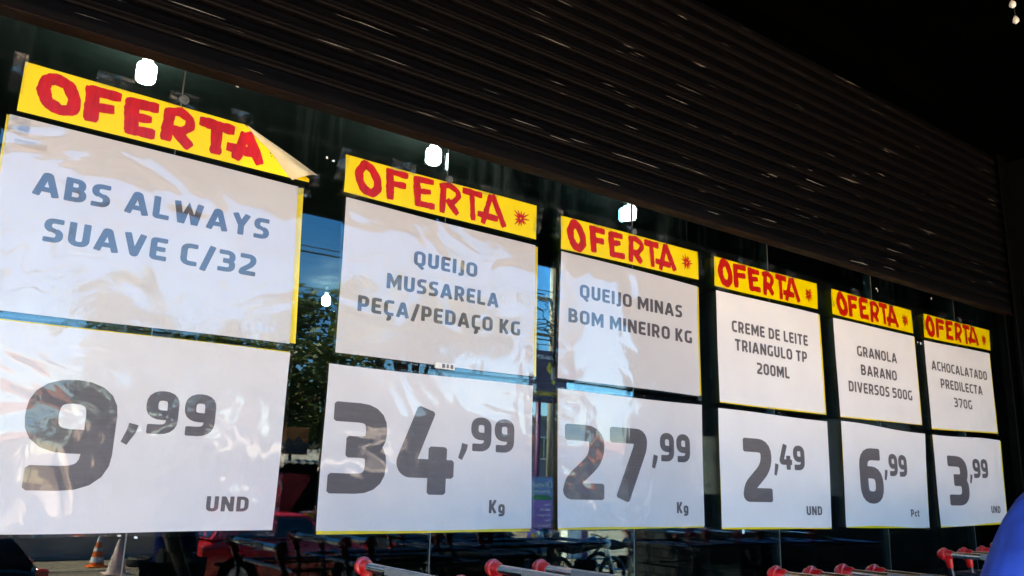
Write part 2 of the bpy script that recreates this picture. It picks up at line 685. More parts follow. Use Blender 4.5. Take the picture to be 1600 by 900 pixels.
    if ch == '4':
        w = .66
        return G(w, [(w * .48, 1), (L - .01, .36, .05), (L + .02, .30, .05), (w, .30)], [(w * .70, .56), (w * .70, 0)])
    if ch == '5':
        w = .57
        return G(w, [(w - .03, T), (L, T), (L, .56, .02), (w - L, .56, .22), (w - L, B, .24), (0.01, B)])
    if ch == '6':
        w = .62
        return G(w, [(w - .05, T), (L, T, .3), (L, B, .28), (w - L, B, .28), (w - L, .56, .24), (L, .56)])
    if ch == '7':
        w = .60
        return G(w, [(0, T), (w - L, T, .10), (w - L, .74, .1), (w * .33, 0)])
    if ch == '8':
        w = .60
        return G(w, ([(L, B, .26), (w - L, B, .26), (w - L, M, .2), (L, M, .2)], True), ([(L + .02, M, .2), (w - L - .02, M, .2), (w - L - .02, T, .24), (L + .02, T, .24)], True))
    if ch == '9':
        w = .62
        return G(w, [(.05, B), (w - L, B, .3), (w - L, T, .28), (L, T, .28), (L, .44, .24), (w - L, .44)])
    if ch == 'g':
        w = .52; x = .70
        return G(w, ([(L, .0 + L, .2), (w - L, L, .2), (w - L, x - L, .2), (L, x - L, .2)], True), [(w - L, .3), (w - L, -.24 + L, .2), (.04, -.24 + L)])
    if ch == 'c':
        w = .42; x = .70
        return G(w, [(w, x - L), (L, x - L, .2), (L, L, .2), (w, L)])
    if ch == 't':
        w = .36
        return G(w, [(w * .35, .9), (w * .35, L, .16), (w, L)], [(0, .64), (w, .64)])
    if ch == 'o' or ch == 'a' or ch == 'e':
        w = .50; x = .70
        if ch == 'o':
            return G(w, ([(L, L, .22), (w - L, L, .22), (w - L, x - L, .22), (L, x - L, .22)], True))
        if ch == 'a':
            return G(w, [(.05, x - L), (w - L, x - L, .2), (w - L, 0)], [(w - L, .38), (L, .38, .1), (L, L, .1), (w - L, L)])
        return G(w, [(w - .02, L), (L, L, .2), (L, x - L, .2), (w - L, x - L, .2), (w - L, .33, .03), (L, .33)])
    if ch in 'ilr':
        if ch == 'r':
            return G(.36, [(L, 0), (L, .70)], [(L, .58), (.36, .62)])
        return G(t, [(L, 0), (L, .70 if ch == 'i' else 1)])
    if ch == 'u':
        return G(.5, [(L, .7), (L, L, .2), (.5 - L, L, .1), (.5 - L, .7)])
    if ch == 'b' or ch == 'p' or ch == 'd':
        st = (L if ch != 'd' else .5 - L)
        return G(.5, ([(L, L, .2), (.5 - L, L, .2), (.5 - L, .70 - L, .2), (L, .70 - L, .2)], True), [(st, -.25 if ch == 'p' else 0), (st, 1 if ch != 'p' else .7)])
    if ch == 'n' or ch == 'm' or ch == 'h':
        return G(.5, [(L, 0), (L, 1 if ch == 'h' else .7)], [(L, .70 - L), (.5 - L, .70 - L, .2), (.5 - L, 0)])
    if ch == 's':
        return G(.42, [(.40, .7 - L), (L, .7 - L, .1), (L, .36, .1), (.42 - L, .34, .1), (.42 - L, L, .1), (.0, L)])
    return .3, []


def resample(pts, step, closed=False):
    out = []
    n = len(pts)
    for i in range(n if closed else n - 1):
        a, b = pts[i], pts[(i + 1) % n]
        d = math.hypot(b[0] - a[0], b[1] - a[1])
        k = max(1, int(math.ceil(d / step)))
        for q in range(k):
            out.append((a[0] + (b[0] - a[0]) * q / k, a[1] + (b[1] - a[1]) * q / k))
    if not closed:
        out.append(pts[-1])
    return out


def letter(mb, ch, x, y, w, h, P, t=.2, across=1, step=None, layer=0):
    """one character in the box x..x+w, y..y+h"""
    gw, st = glyph(ch, t)
    sx = w / gw
    for k, (pts, closed) in enumerate(st):
        pp = fillet(pts, closed)
        pp = resample(pp, step, closed) if step else pp
        ww = t
        if not closed:
            # softly rounded stroke ends
            def inset(a, b, d):
                L_ = math.hypot(b[0] - a[0], b[1] - a[1])
                q_ = min(.45, d / max(L_, 1e-6))
                return (a[0] + (b[0] - a[0]) * q_, a[1] + (b[1] - a[1]) * q_)
            d_ = t * .16
            pp = [pp[0], inset(pp[0], pp[1], d_)] + pp[1:-1] + [inset(pp[-1], pp[-2], d_), pp[-1]]
            ww = [t] * len(pp)
            ww[0] = ww[-1] = t * .78
        # widths in glyph space, then scaled
        mb.ribbon(pp, ww, lambda a, b, o: P(x + a * sx, y + b * h, o), closed, (k + layer) * .00025, across)


def text(mb_, s, cx, cy, width, h, P, t=.2, gap=.13, space=.30, across=1, step=None, align='C'):
    adv = []
    X = 0
    for ch in s:
        if ch == ' ':
            X += space
            continue
        gw, st = glyph(ch, t)
        adv.append((ch, X, gw))
        X += gw + gap
    X -= gap
    sx = width / X if width else h
    x0 = cx - X * sx / 2 if align == 'C' else cx
    for ch, a, gw in adv:
        mb = mb_
        if isinstance(mb_, list):      # one mesh per character
            mb = MB()
            mb_.append(mb)
        letter(mb, ch, x0 + a * sx, cy - h / 2, gw * sx, h, P, t, across, step)
    return X * sx

# ================================================================== LARGE STRUCTURE
# ground and pavement
struct(MB().box((-400, -600, STREET - .3), (400, -7.0, STREET)).build("street", "asphalt"))
struct(MB().box((-30, -7.0, -1.0), (40, 14, 0.0), .02).build("pavement", "pavement"))
b = MB()
for k in range(40):
    b.box((-30 + k * 1.75, -7.16, -1.0), (-30 + k * 1.75 + 1.74, -7.004, .012), .012)
kerb = b.build("kerb", "concrete")
struct(kerb)

# canopy over the pavement and the lintel over the glass
cp = thing("canopy", "black painted canopy ceiling above the shop front", "canopy", (0, 0, 3.9))
MB().box((-12, -4.55, 0), (9, -.002, .12)).build("ceiling_panel", "black_paint", cp)
b = MB()
b.box((-12, -4.61, -.10), (9, -4.552, .30), .006)
b.build("fascia", "black_metal", cp)
fw_ = MB().box((-12, .24, 3.201), (6.3, .5, 7.5)).build("upper_wall", "wall_paint_dark")
tag(fw_, "dark upper wall of the shop above the shutter", "wall")
lt = thing("lintel_box", "black metal box above the shutter slats", "shutter box", (0, 0, 3.7))
MB().box((-12, -.30, .0), (6.2, .238, .195), .01).build("cover", "black_paint", lt)

# dark side wall that closes the shop front on the right, brick faced
sw = thing("side_wall", "dark painted brick wall at the right end of the shop front", "wall", (6.3, 0, 0))
MB().box((0, -3.9, 0), (.3, 0, 3.899)).build("wall_core", "wall_paint_dark", sw)
b = MB()
for r_ in range(48):
    z = .02 + r_ * .08
    o = (r_ % 2) * .11
    for c_ in range(17):
        y = -3.85 + c_ * .22 + o
        if y + .205 > -.34:
            continue
        d = .008 + rnd.random() * .005
        b.box((-d, y, z), (-.0005, y + .205, z + .07))
b.build("bricks", "brick_dark", sw, kind="stuff")
MB().box((-.29, -.33, 0), (-.001, .3, 3.69), .01).build("end_post", "black_metal", sw)

# shop interior
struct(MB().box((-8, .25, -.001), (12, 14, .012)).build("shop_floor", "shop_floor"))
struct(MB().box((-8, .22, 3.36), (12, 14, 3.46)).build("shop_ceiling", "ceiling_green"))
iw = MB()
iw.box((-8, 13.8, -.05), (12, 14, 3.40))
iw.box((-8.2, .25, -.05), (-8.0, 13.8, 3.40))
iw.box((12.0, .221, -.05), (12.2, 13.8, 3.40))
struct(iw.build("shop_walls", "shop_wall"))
b = MB()
b.box((6.3, .0, 0), (12.2, .22, 3.7))
tag(b.build("front_wall", "wall_paint_dark"), "dark front wall beyond the side wall of the shop", "wall")
tag(MB().box((-12, 0, 0), (-3.3, .22, 3.7)).build("front_wall", "wall_paint_dark"), "dark front wall at the left end of the glazing", "wall")

# ------------------------------------------------------------------ glazing
JX = [-3.27, -2.32, -1.35, -.387, .578, 1.552, 2.522, 3.484, 4.44, 5.405, 6.02]
for i in range(len(JX) - 1):
    x0, x1 = JX[i] + .002, JX[i + 1] - .002
    b = MB()
    b.box((x0, .0, .0), (x1, .008, 3.2))
    desc = ["behind nothing but dark shop at the far left", "second from the far left end", "third from the far left end", "just left of the first offer poster",
            "between the first two offer posters", "behind the second and third offer posters", "behind the third offer poster, with drips near the ceiling lamp",
            "behind the fourth offer poster", "behind the granola poster", "behind the last, rightmost offer poster"]
    lab = ["frameless dark glass pane at the far left end of the shop front", "frameless dark glass pane, second from the far left end",
           "frameless dark glass pane, third from the far left end", "dark glass pane behind the first big poster, left of its ceiling lamp joint",
           "dark glass pane reflecting sky between the first and second posters", "dark glass pane behind the second poster, queijo mussarela",
           "dark glass pane behind the third poster, queijo minas", "dark glass pane behind the 2,49 cream poster",
           "dark glass pane behind the 6,99 granola poster", "dark glass pane behind the 3,99 chocolate powder poster"][i]
    gp = thing("glass_pane", lab, "glass pane", (0, 0, 0), 0, "panes of the shop front")
    b.build("pane", "shop_glass", gp)
    sj = MB().box((JX[i + 1] - .0018, -.001, .0), (JX[i + 1] + .0018, .009, 3.2)).build("joint_seal", "silicone", gp)
    if i in (4 - 1, 4, 5):
        xx = JX[i + 1]
        zc_ = {3: 2.53, 4: 2.507, 5: 2.50}[i]
        MB().lathe((xx + .006, -.003, zc_), [(.015, 0), (.015, -.006), (.010, -.010)], 14, 'Y').build("glass_button", "silicone", gp)
struct(MB().box((-3.3, -.02, -.0), (6.02, .03, .06), .004).build("glazing_sill", "black_metal"))
# scraps of old paper and tape left on the glass
SCR = ["tiny yellowish scrap on the glass under the shutter, left of the second banner", "tiny white scrap left of the second yellow banner, the outer one", "tiny white scrap touching the second yellow banner's left tape",
       "hooked white scrap on the glass above the gap before the last banner", "sliver of white scrap beside the hooked one", "small white scrap above the left end of the last banner",
       "tiny white scrap between the last two banners, left one", "white scrap between the last two banners, right one", "white scrap hanging below the 2,49 price sheet",
       "white scrap below the 9,99 price sheet, by the pane joint", "tiny white sliver below the 9,99 price sheet, left one", "small white scrap under the 6,99 price sheet"]
for k, (x, z, w_, h_) in enumerate([(.742, 2.628, .012, .009), (1.068, 2.467, .008, .012), (1.092, 2.462, .012, .010), (4.496, 2.56, .022, .012), (4.51, 2.55, .006, .02),
                                    (5.128, 2.60, .014, .02), (4.915, 2.296, .010, .012), (4.950, 2.292, .016, .018), (3.215, 1.216, .022, .03), (.603, 1.226, .015, .009), (.56, 1.231, .012, .006), (4.146, 1.226, .02, .007)]):
    b = MB()
    vs = []
    for a in range(7):
        an = a / 7 * 6.283
        rr = .6 + rnd.random() * .5
        vs.append((x + w_ * .5 * rr * math.cos(an), -.0006, z + h_ * .5 * rr * math.sin(an)))
    vs2 = [(v[0], -.0016, v[2]) for v in vs]
    n = len(vs)
    b.add(vs + vs2, [tuple(range(n)), tuple(range(2 * n - 1, n - 1, -1))] + [(i, (i + 1) % n, n + (i + 1) % n, n + i) for i in range(n)])
    o = b.build("paper_scrap", "white_scrap")
    tag(o, SCR[k], "paper scrap", "scraps left on the glass")

# ------------------------------------------------------------------ roller shutter
sh = thing("roller_shutter", "dark rusty brown roller shutter pulled up above the posters", "roller shutter", (0, -.14, 2.582))
X0, X1 = -3.4, 5.93
prof = [(.000, .000), (-.010, .002), (-.013, .008), (-.010, .014), (-.004, .015), (-.0025, .020), (-.0075, .0225), (-.0085, .027), (-.004, .031), (-.0008, .036), (-.003, .052), (-.0005, .0665), (.0045, .070), (.0060, .077)]
PITCH_S = .0705
me0 = None
for k in range(16):
    if me0 is None:
        b = MB()
        vs, fs = [], []
        NX = 1
        for x in (X0, X1):
            for (y, z) in prof:
                vs.append((x, y, z))
            for (y, z) in reversed(prof):
                vs.append((x, y + .0022, z))
        m = len(prof) * 2
        for i in range(m):
            j = (i + 1) % m
            fs.append((i, m + i, m + j, j))
        b.add(vs, fs)
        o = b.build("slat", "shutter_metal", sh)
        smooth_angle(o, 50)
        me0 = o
    else:
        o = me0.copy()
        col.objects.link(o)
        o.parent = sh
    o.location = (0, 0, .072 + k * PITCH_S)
b = MB()
b.box((X0, -.014, .004), (X1, -.002, .068), .003)
b.build("bottom_rail", "shutter_metal", sh)
b = MB()
b.box((X0, -.024, -.004), (X1, .036, .003), .002)
b.box((X0, .028, .0035), (X1, .036, .05), .002)
b.build("bottom_angle", "rusty_metal", sh)
b = MB()
b.box((5.86, -.045, -2.58), (5.98, -.030, 1.13), .003)
b.box((5.965, -.029, -2.58), (5.98, .03, 1.13), .003)
b.box((5.86, .025, -2.58), (5.964, .038, 1.13), .003)
b.build("guide_rail", "black_metal", sh)

# ================================================================== POSTERS
def bil(c, u, v):
    TL, TR, BR, BL = c
    x = (TL[0] * (1 - u) + TR[0] * u) * v + (BL[0] * (1 - u) + BR[0] * u) * (1 - v)
    z = (TL[1] * (1 - u) + TR[1] * u) * v + (BL[1] * (1 - u) + BR[1] * u) * (1 - v)
    return x, z


def waver(seed, amp):
    q = random.Random(seed)
    ws = [(q.uniform(2.5, 6) * q.choice((-1, 1)), q.uniform(1, 5), q.uniform(0, 6.28), q.uniform(.5, 1)) for _ in range(3)]
    ws += [(q.uniform(9, 16) * q.choice((-1, 1)), q.uniform(2, 12), q.uniform(0, 6.28), .16) for _ in range(3)]

    def f(x, z):
        return amp * (1.0 + sum(a * math.sin(kx * x + kz * z + p) for kx, kz, p, a in ws) / 2.2)
    return f


def corners(px):          # from the shop-front plan: half-metre units above the price-sheet base line
    return [(p[0] * 2, p[1] * 2 + ZB) for p in px]


def grid(mb, c, P, nu, nv, off, ext=(0, 0, 0, 0), jit=0.0, seed=1):
    q = random.Random(seed)
    TL, TR, BR, BL = c
    l, r, bt, tp = ext
    c2 = [(TL[0] - l, TL[1] + tp), (TR[0] + r, TR[1] + tp), (BR[0] + r, BR[1] - bt), (BL[0] - l, BL[1] - bt)]
    ph = [q.uniform(0, 6) for _ in range(4)]
    vs = []
    for j in range(nv + 1):
        for i in range(nu + 1):
            u, v = i / nu, j / nv
            x, z = bil(c2, u, v)
            if jit:
                if i in (0, nu):
                    x += jit * math.sin(v * 5 + ph[0] + i)
                if j in (0, nv):
                    z += jit * math.sin(u * 6 + ph[1] + j)
            vs.append(P(x, z, off))
    fs = []
    for j in range(nv):
        for i in range(nu):
            a = j * (nu + 1) + i
            fs.append((a, a + 1, a + nu + 2, a + nu + 1))
    return mb.add(vs, fs)


def sheet(name, label, cat, group, c, seed, card_ext, film_name, amp=.003, texts=(), jit=.0012, film_ext=.012):
    x0, z0 = c[3]
    t_ = thing(name, label, cat, (x0, 0, z0), 0, group)
    wf = waver(seed, amp)

    def P(x, z, off):
        return (x - x0, -(.004 + wf(x, z)) - off, z - z0)
    if card_ext:
        smooth_(grid(MB(), c, P, 30, 18, -.0015, card_ext, .0008, seed + 5).build("backing_card", "yellow_card", t_))
    smooth_(grid(MB(), c, P, 42, 26, 0, (0, 0, 0, 0), jit, seed).build("paper", "paper", t_))
    for nm, fn in texts:
        for b_ in fn(P):
            b_.build(nm, "ink", t_)
    e = film_ext
    smooth_(grid(MB(), c, P, 42, 26, .0035, (e, e, e, e * .8), .003, seed + 9).build("plastic_sleeve", film_name, t_))
    return t_, P


def smooth_(o):
    o.data.polygons.foreach_set("use_smooth", [True] * len(o.data.polygons))
    return o


def tapes(t_, P, spots, seed):
    q = random.Random(seed)
    for (x, z, w_, h_) in spots:
        b_ = MB()
        n1, n2 = 6, 4
        vs = []
        sk = q.uniform(-.25, .25)
        for j in range(n2 + 1):
            for i in range(n1 + 1):
                u, v = i / n1, j / n2
                xx = x + (u - .5) * w_ + sk * (v - .5) * h_ + q.uniform(-.0012, .0012)
                zz = z + (v - .5) * h_ + q.uniform(-.0012, .0012)
                vs.append(P(xx, zz, .0052 + q.uniform(0, .0016)))
        fs = [(j * (n1 + 1) + i, j * (n1 + 1) + i + 1, (j + 1) * (n1 + 1) + i + 1, (j + 1) * (n1 + 1) + i) for j in range(n2) for i in range(n1)]
        b_.add(vs, fs)
        b_.build("tape_strip", "tape_film", t_)


UP = {1: [(.069, .558), (.487, .553), (.495, .290), (.0745, .287)],
      2: [(.574, .554), (.987, .548), (.989, .285), (.575, .285)],
      3: [(1.054, .550), (1.468, .543), (1.468, .287), (1.050, .289)],
      4: [(1.535, .545), (1.946, .545), (1.951, .281), (1.537, .281)],
      5: [(2.015, .544), (2.432, .545), (2.434, .284), (2.021, .280)],
      6: [(2.492, .541), (2.912, .548), (2.912, .287), (2.492, .277)]}
PR = {1: [(.078, .275), (.499, .276), (.494, .004), (.0745, .003)],
      2: [(.565, .266), (.989, .267), (.991, .002), (.565, .002)],
      3: [(1.051, .267), (1.473, .267), (1.473, .004), (1.056, .003)],
      4: [(1.532, .265), (1.959, .262), (1.951, -.003), (1.532, .000)],
      5: [(2.022, .267), (2.446, .258), (2.430, -.006), (2.018, -.001)],
      6: [(2.493, .259), (2.922, .263), (2.914, .004), (2.495, -.005)]}
BN = {1: [(.077, .639), (.504, .632), (.504, .564), (.077, .565)],
      2: [(.567, .631), (.988, .632), (.989, .561), (.568, .563)],
      3: [(1.053, .626), (1.472, .627), (1.474, .560), (1.053, .554)],
      4: [(1.531, .627), (1.947, .627), (1.945, .557), (1.529, .554)],
      5: [(2.013, .625), (2.429, .624), (2.431, .554), (2.011, .554)],
      6: [(2.499, .625), (2.930, .628), (2.922, .559), (2.493, .550)]}
TXT = {1: (.068, .205, [("ABS ALWAYS", .556, .938, .668), ("SUAVE C/32", .561, .812, .595)]),
       2: (.055, .205, [("QUEIJO", 1.5625, .945, .275), ("MUSSARELA", 1.562, .844, .480), ("PEÇA/PEDAÇO KG", 1.5625, .748, .690)]),
       3: (.058, .20, [("QUEIJO MINAS", 2.519, .948, .618), ("BOM MINEIRO KG", 2.521, .838, .742)]),
       4: (.056, .20, [("CREME DE LEITE", 3.481, .931, .605), ("TRIANGULO TP", 3.484, .843, .572), ("200ML", 3.485, .745, .258)]),
       5: (.058, .19, [("GRANOLA", 4.443, .933, .408), ("BARANO", 4.449, .830, .368), ("DIVERSOS 500G", 4.461, .729, .650)]),
       6: (.058, .185, [("ACHOCALATADO", 5.402, .938, .712), ("PREDILECTA", 5.405, .835, .536), ("370G", 5.398, .730, .230)])}
# price digits: character, left x, right x, lower z, upper z (metres from the base line)
DG = {1: [("9", .290, .513, .115, .409), (",", .528, .569, .262, .300), ("9", .586, .676, .276, .398), ("9", .692, .782, .276, .398)],
      2: [("3", 1.154, 1.361, .120, .412), ("4", 1.401, 1.630, .121, .412), (",", 1.645, 1.684, .262, .300), ("9", 1.698, 1.788, .276, .398), ("9", 1.802, 1.893, .276, .398)],
      3: [("2", 2.133, 2.349, .112, .402), ("7", 2.379, 2.593, .114, .404), (",", 2.620, 2.655, .262, .300), ("9", 2.671, 2.759, .276, .397), ("9", 2.773, 2.861, .276, .397)],
      4: [("2", 3.221, 3.436, .113, .405), (",", 3.452, 3.486, .255, .293), ("4", 3.499, 3.597, .268, .388), ("9", 3.608, 3.701, .268, .388)],
      5: [("6", 4.189, 4.413, .113, .405), (",", 4.426, 4.461, .256, .294), ("9", 4.479, 4.569, .263, .384), ("9", 4.579, 4.666, .262, .382)],
      6: [("3", 5.124, 5.372, .110, .401), (",", 5.386, 5.424, .260, .296), ("9", 5.439, 5.534, .277, .394), ("9", 5.545, 5.635, .279, .396)]}
UN = {1: ("UND", .8455, .085, .125, .043), 2: ("Kg", 1.8235, .083, .071, .046), 3: ("Kg", 2.8075, .085, .073, .046),
      4: ("UND", 3.7595, .0755, .131, .043), 5: ("Pct", 4.7155, .066, .090, .040), 6: ("UND", 5.6905, .089, .121, .043)}
ECARD = {1: (.006, .020, -.003, -.004), 2: (-.001, .013, -.002, -.003), 3: (-.003, .012, -.003, -.004), 4: (-.003, .014, .005, -.004), 5: (-.002, .010, .004, -.004), 6: (-.003, .012, .006, -.004)}
PCARD = {1: (.004, -.003, -.003, .003), 2: (-.002, -.003, .009, -.004), 3: (.000, -.002, .007, -.004), 4: (-.001, -.002, .007, -.004), 5: (-.002, .002, .006, -.004), 6: (-.003, .014, .006, -.004)}
UFILM = {1: "film_wrinkled", 2: "film_wrinkled", 3: "film_wrinkled", 4: "film_flat", 5: "film_flat", 6: "film_flat"}
PFILM = {1: "film_price", 2: "film_price", 3: "film_price", 4: "film_flat", 5: "film_flat", 6: "film_flat"}
WHAT = {1: "ABS SUAVE C/32", 2: "QUEIJO MUSSARELA", 3: "QUEIJO MINAS", 4: "CREME DE LEITE", 5: "GRANOLA 500G", 6: "ACHOCALATADO 370G"}
PRICE = {1: "9,99", 2: "34,99", 3: "27,99", 4: "2,49", 5: "6,99", 6: "3,99"}


def text_fn(k):
    cap, t_, lines = TXT[k]

    def fn(P):
        out = []
        for s, cx, cz, w_ in lines:
            text(out, s, cx, cz + ZB, w_, cap, lambda a, c, o: P(a, c, .0010 + o), t_)
        return out
    return fn


def price_fn(k):
    def fn(P):
        out = []
        for ch, xa, xb, za, zb in DG[k]:
            b_ = MB()
            out.append(b_)
            if ch == ',':
                # comma: a slanted block
                b_.ribbon([(xb - .010, zb + ZB), (xb - .014, (za + zb) / 2 + ZB), (xa + .010, za - .016 + ZB)], [.026, .025, .018], lambda a, c, o: P(a, c, .0010 + o))
            else:
                letter(b_, ch, xa, za + ZB, xb - xa, zb - za, lambda a, c, o: P(a, c, .0010 + o), .218 if zb - za > .2 else .222, 3 if zb - za > .2 else 2, .06)
        return out
    return fn


def unit_fn(k):
    s, cx, cz, w_, h_ = UN[k]

    def fn(P):
        out = []
        text(out, s, cx, cz + ZB, w_, h_, lambda a, c, o: P(a, c, .0010 + o), .21)
        return out
    return fn


LABP = {1: "white price sheet 9 comma 99 UND, leftmost and largest, cut by the photo edge", 2: "white price sheet 34 comma 99 Kg under the mussarela sheet",
        3: "white price sheet 27 comma 99 Kg under the queijo minas sheet", 4: "white price sheet 2 comma 49 UND under the creme de leite sheet",
        5: "white price sheet 6 comma 99 Pct under the granola sheet", 6: "white price sheet 3 comma 99 UND, rightmost, with wavy right edge"}
WHERE = {1: "the first poster from the left", 2: "the second poster from the left", 3: "the third poster from the left", 4: "the fourth poster from the left",
         5: "the fifth poster from the left", 6: "the rightmost poster"}
for k in range(1, 7):
    near = k <= 3
    tU, PU = sheet("product_sheet", "white sheet in plastic sleeve printed %s" % WHAT[k], "poster sheet", "product name sheets on the glass",
                   corners(UP[k]), 11 * k, ECARD[k], UFILM[k], .0026 if near else .0022, [("letter", text_fn(k))])
    tP, PP = sheet("price_sheet", LABP[k], "price sheet", "price sheets on the glass",
                   corners(PR[k]), 13 * k + 3, PCARD[k], PFILM[k], .0028 if near else .0024, [("digit", price_fn(k)), ("letter", unit_fn(k))], .0018 if k < 5 else .004)
    if k == 1:      # grubby tape at the upper left corner of the first sheet
        tapes(tU, PU, [(.165, ZB + 1.085, .05, .05), (.99, ZB + 1.09, .05, .03), (.2, ZB + 1.04, .08, .018)], 5)
    cu = corners(UP[k])
    tapes(tU, PU, [(cu[1][0] - .01, cu[2][1] - .008, .03, .03), (cu[0][0] + .38, cu[3][1] - .006, .06, .016)], 60 + k)
    cpz = corners(PR[k])
    tapes(tP, PP, [(cpz[2][0] - .02, cpz[2][1] - .006, .05, .02), (cpz[0][0] + .45, cpz[0][1] + .006, .06, .014)], 80 + k)
# clipping holding label between the second pair of sheets
b = MB().box((0, -.012, 0), (.085, -.009, .022), .001)
t_ = thing("paper_label", "small white paper label between the two 34,99 cheese sheets", "label", (1.53, 0, 1.791))
b.build("label_paper", "white_scrap", t_)
b = MB()
for xx, ww in ((.03, .012), (.05, .008), (.066, .010)):
    b.box((xx, -.0135, .004), (xx + ww, -.0121, .018))
b.build("label_print", "ink", t_)

B2 =  [(1, [(0.087, 0.876), (0.1197, 0.79), (0.1489, 0.525), (0.1517, 0.287), (0.1274, 0.132), (0.0894, 0.195), (0.0671, 0.399), (0.0614, 0.629)], 0.0237), (0, [(0.2033, 0.94), (0.2125, 0.1)], 0.0279), (0, [(0.1983, 0.852), (0.2949, 0.855)], 0.0213), (0, [(0.2195, 0.545), (0.2857, 0.564)], 0.0213), (0, [(0.3345, 0.916), (0.3483, 0.137)], 0.0261), (0, [(0.3258, 0.849), (0.4232, 0.872)], 0.0218), (0, [(0.3538, 0.535), (0.4099, 0.582)], 0.0189), (0, [(0.3324, 0.185), (0.4325, 0.202)], 0.0215), (0, [(0.4744, 0.913), (0.4705, 0.093)], 0.0233), (0, [(0.4525, 0.826), (0.5037, 0.914), (0.5475, 0.803), (0.5553, 0.667), (0.5304, 0.477), (0.4952, 0.38)], 0.0203), (0, [(0.4941, 0.505), (0.5528, 0.152)], 0.0232), (0, [(0.5736, 0.878), (0.6826, 0.87)], 0.0236), (0, [(0.626, 0.825), (0.6354, 0.099)], 0.0208), (0, [(0.7309, 0.959), (0.6881, 0.077)], 0.0212), (0, [(0.7378, 0.969), (0.8104, 0.125)], 0.0232), (0, [(0.6589, 0.333), (0.7737, 0.31)], 0.0227)]
B1 =  [(1, [(0.0943, 0.826), (0.1331, 0.767), (0.158, 0.505), (0.1568, 0.284), (0.121, 0.213), (0.0786, 0.319), (0.0628, 0.549), (0.0683, 0.755)], 0.026), (0, [(0.2072, 0.884), (0.2141, 0.142)], 0.0355), (0, [(0.1962, 0.796), (0.298, 0.812)], 0.029), (0, [(0.2165, 0.464), (0.2811, 0.511)], 0.0264), (0, [(0.3308, 0.863), (0.3433, 0.114)], 0.0364), (0, [(0.3158, 0.767), (0.4222, 0.805)], 0.0297), (0, [(0.349, 0.485), (0.4037, 0.51)], 0.0246), (0, [(0.3214, 0.19), (0.4205, 0.204)], 0.0294), (0, [(0.4602, 0.863), (0.4569, 0.14)], 0.0306), (0, [(0.4478, 0.771), (0.4963, 0.87), (0.5315, 0.752), (0.5348, 0.579), (0.5052, 0.417), (0.4727, 0.419)], 0.0265), (0, [(0.4753, 0.47), (0.5438, 0.116)], 0.0305), (0, [(0.564, 0.794), (0.6941, 0.787)], 0.0312), (0, [(0.6286, 0.774), (0.6332, 0.115)], 0.0316), (0, [(0.7371, 0.81), (0.7062, 0.108)], 0.0294), (0, [(0.7406, 0.84), (0.8008, 0.13)], 0.0309), (0, [(0.6705, 0.373), (0.7768, 0.361)], 0.0288)]
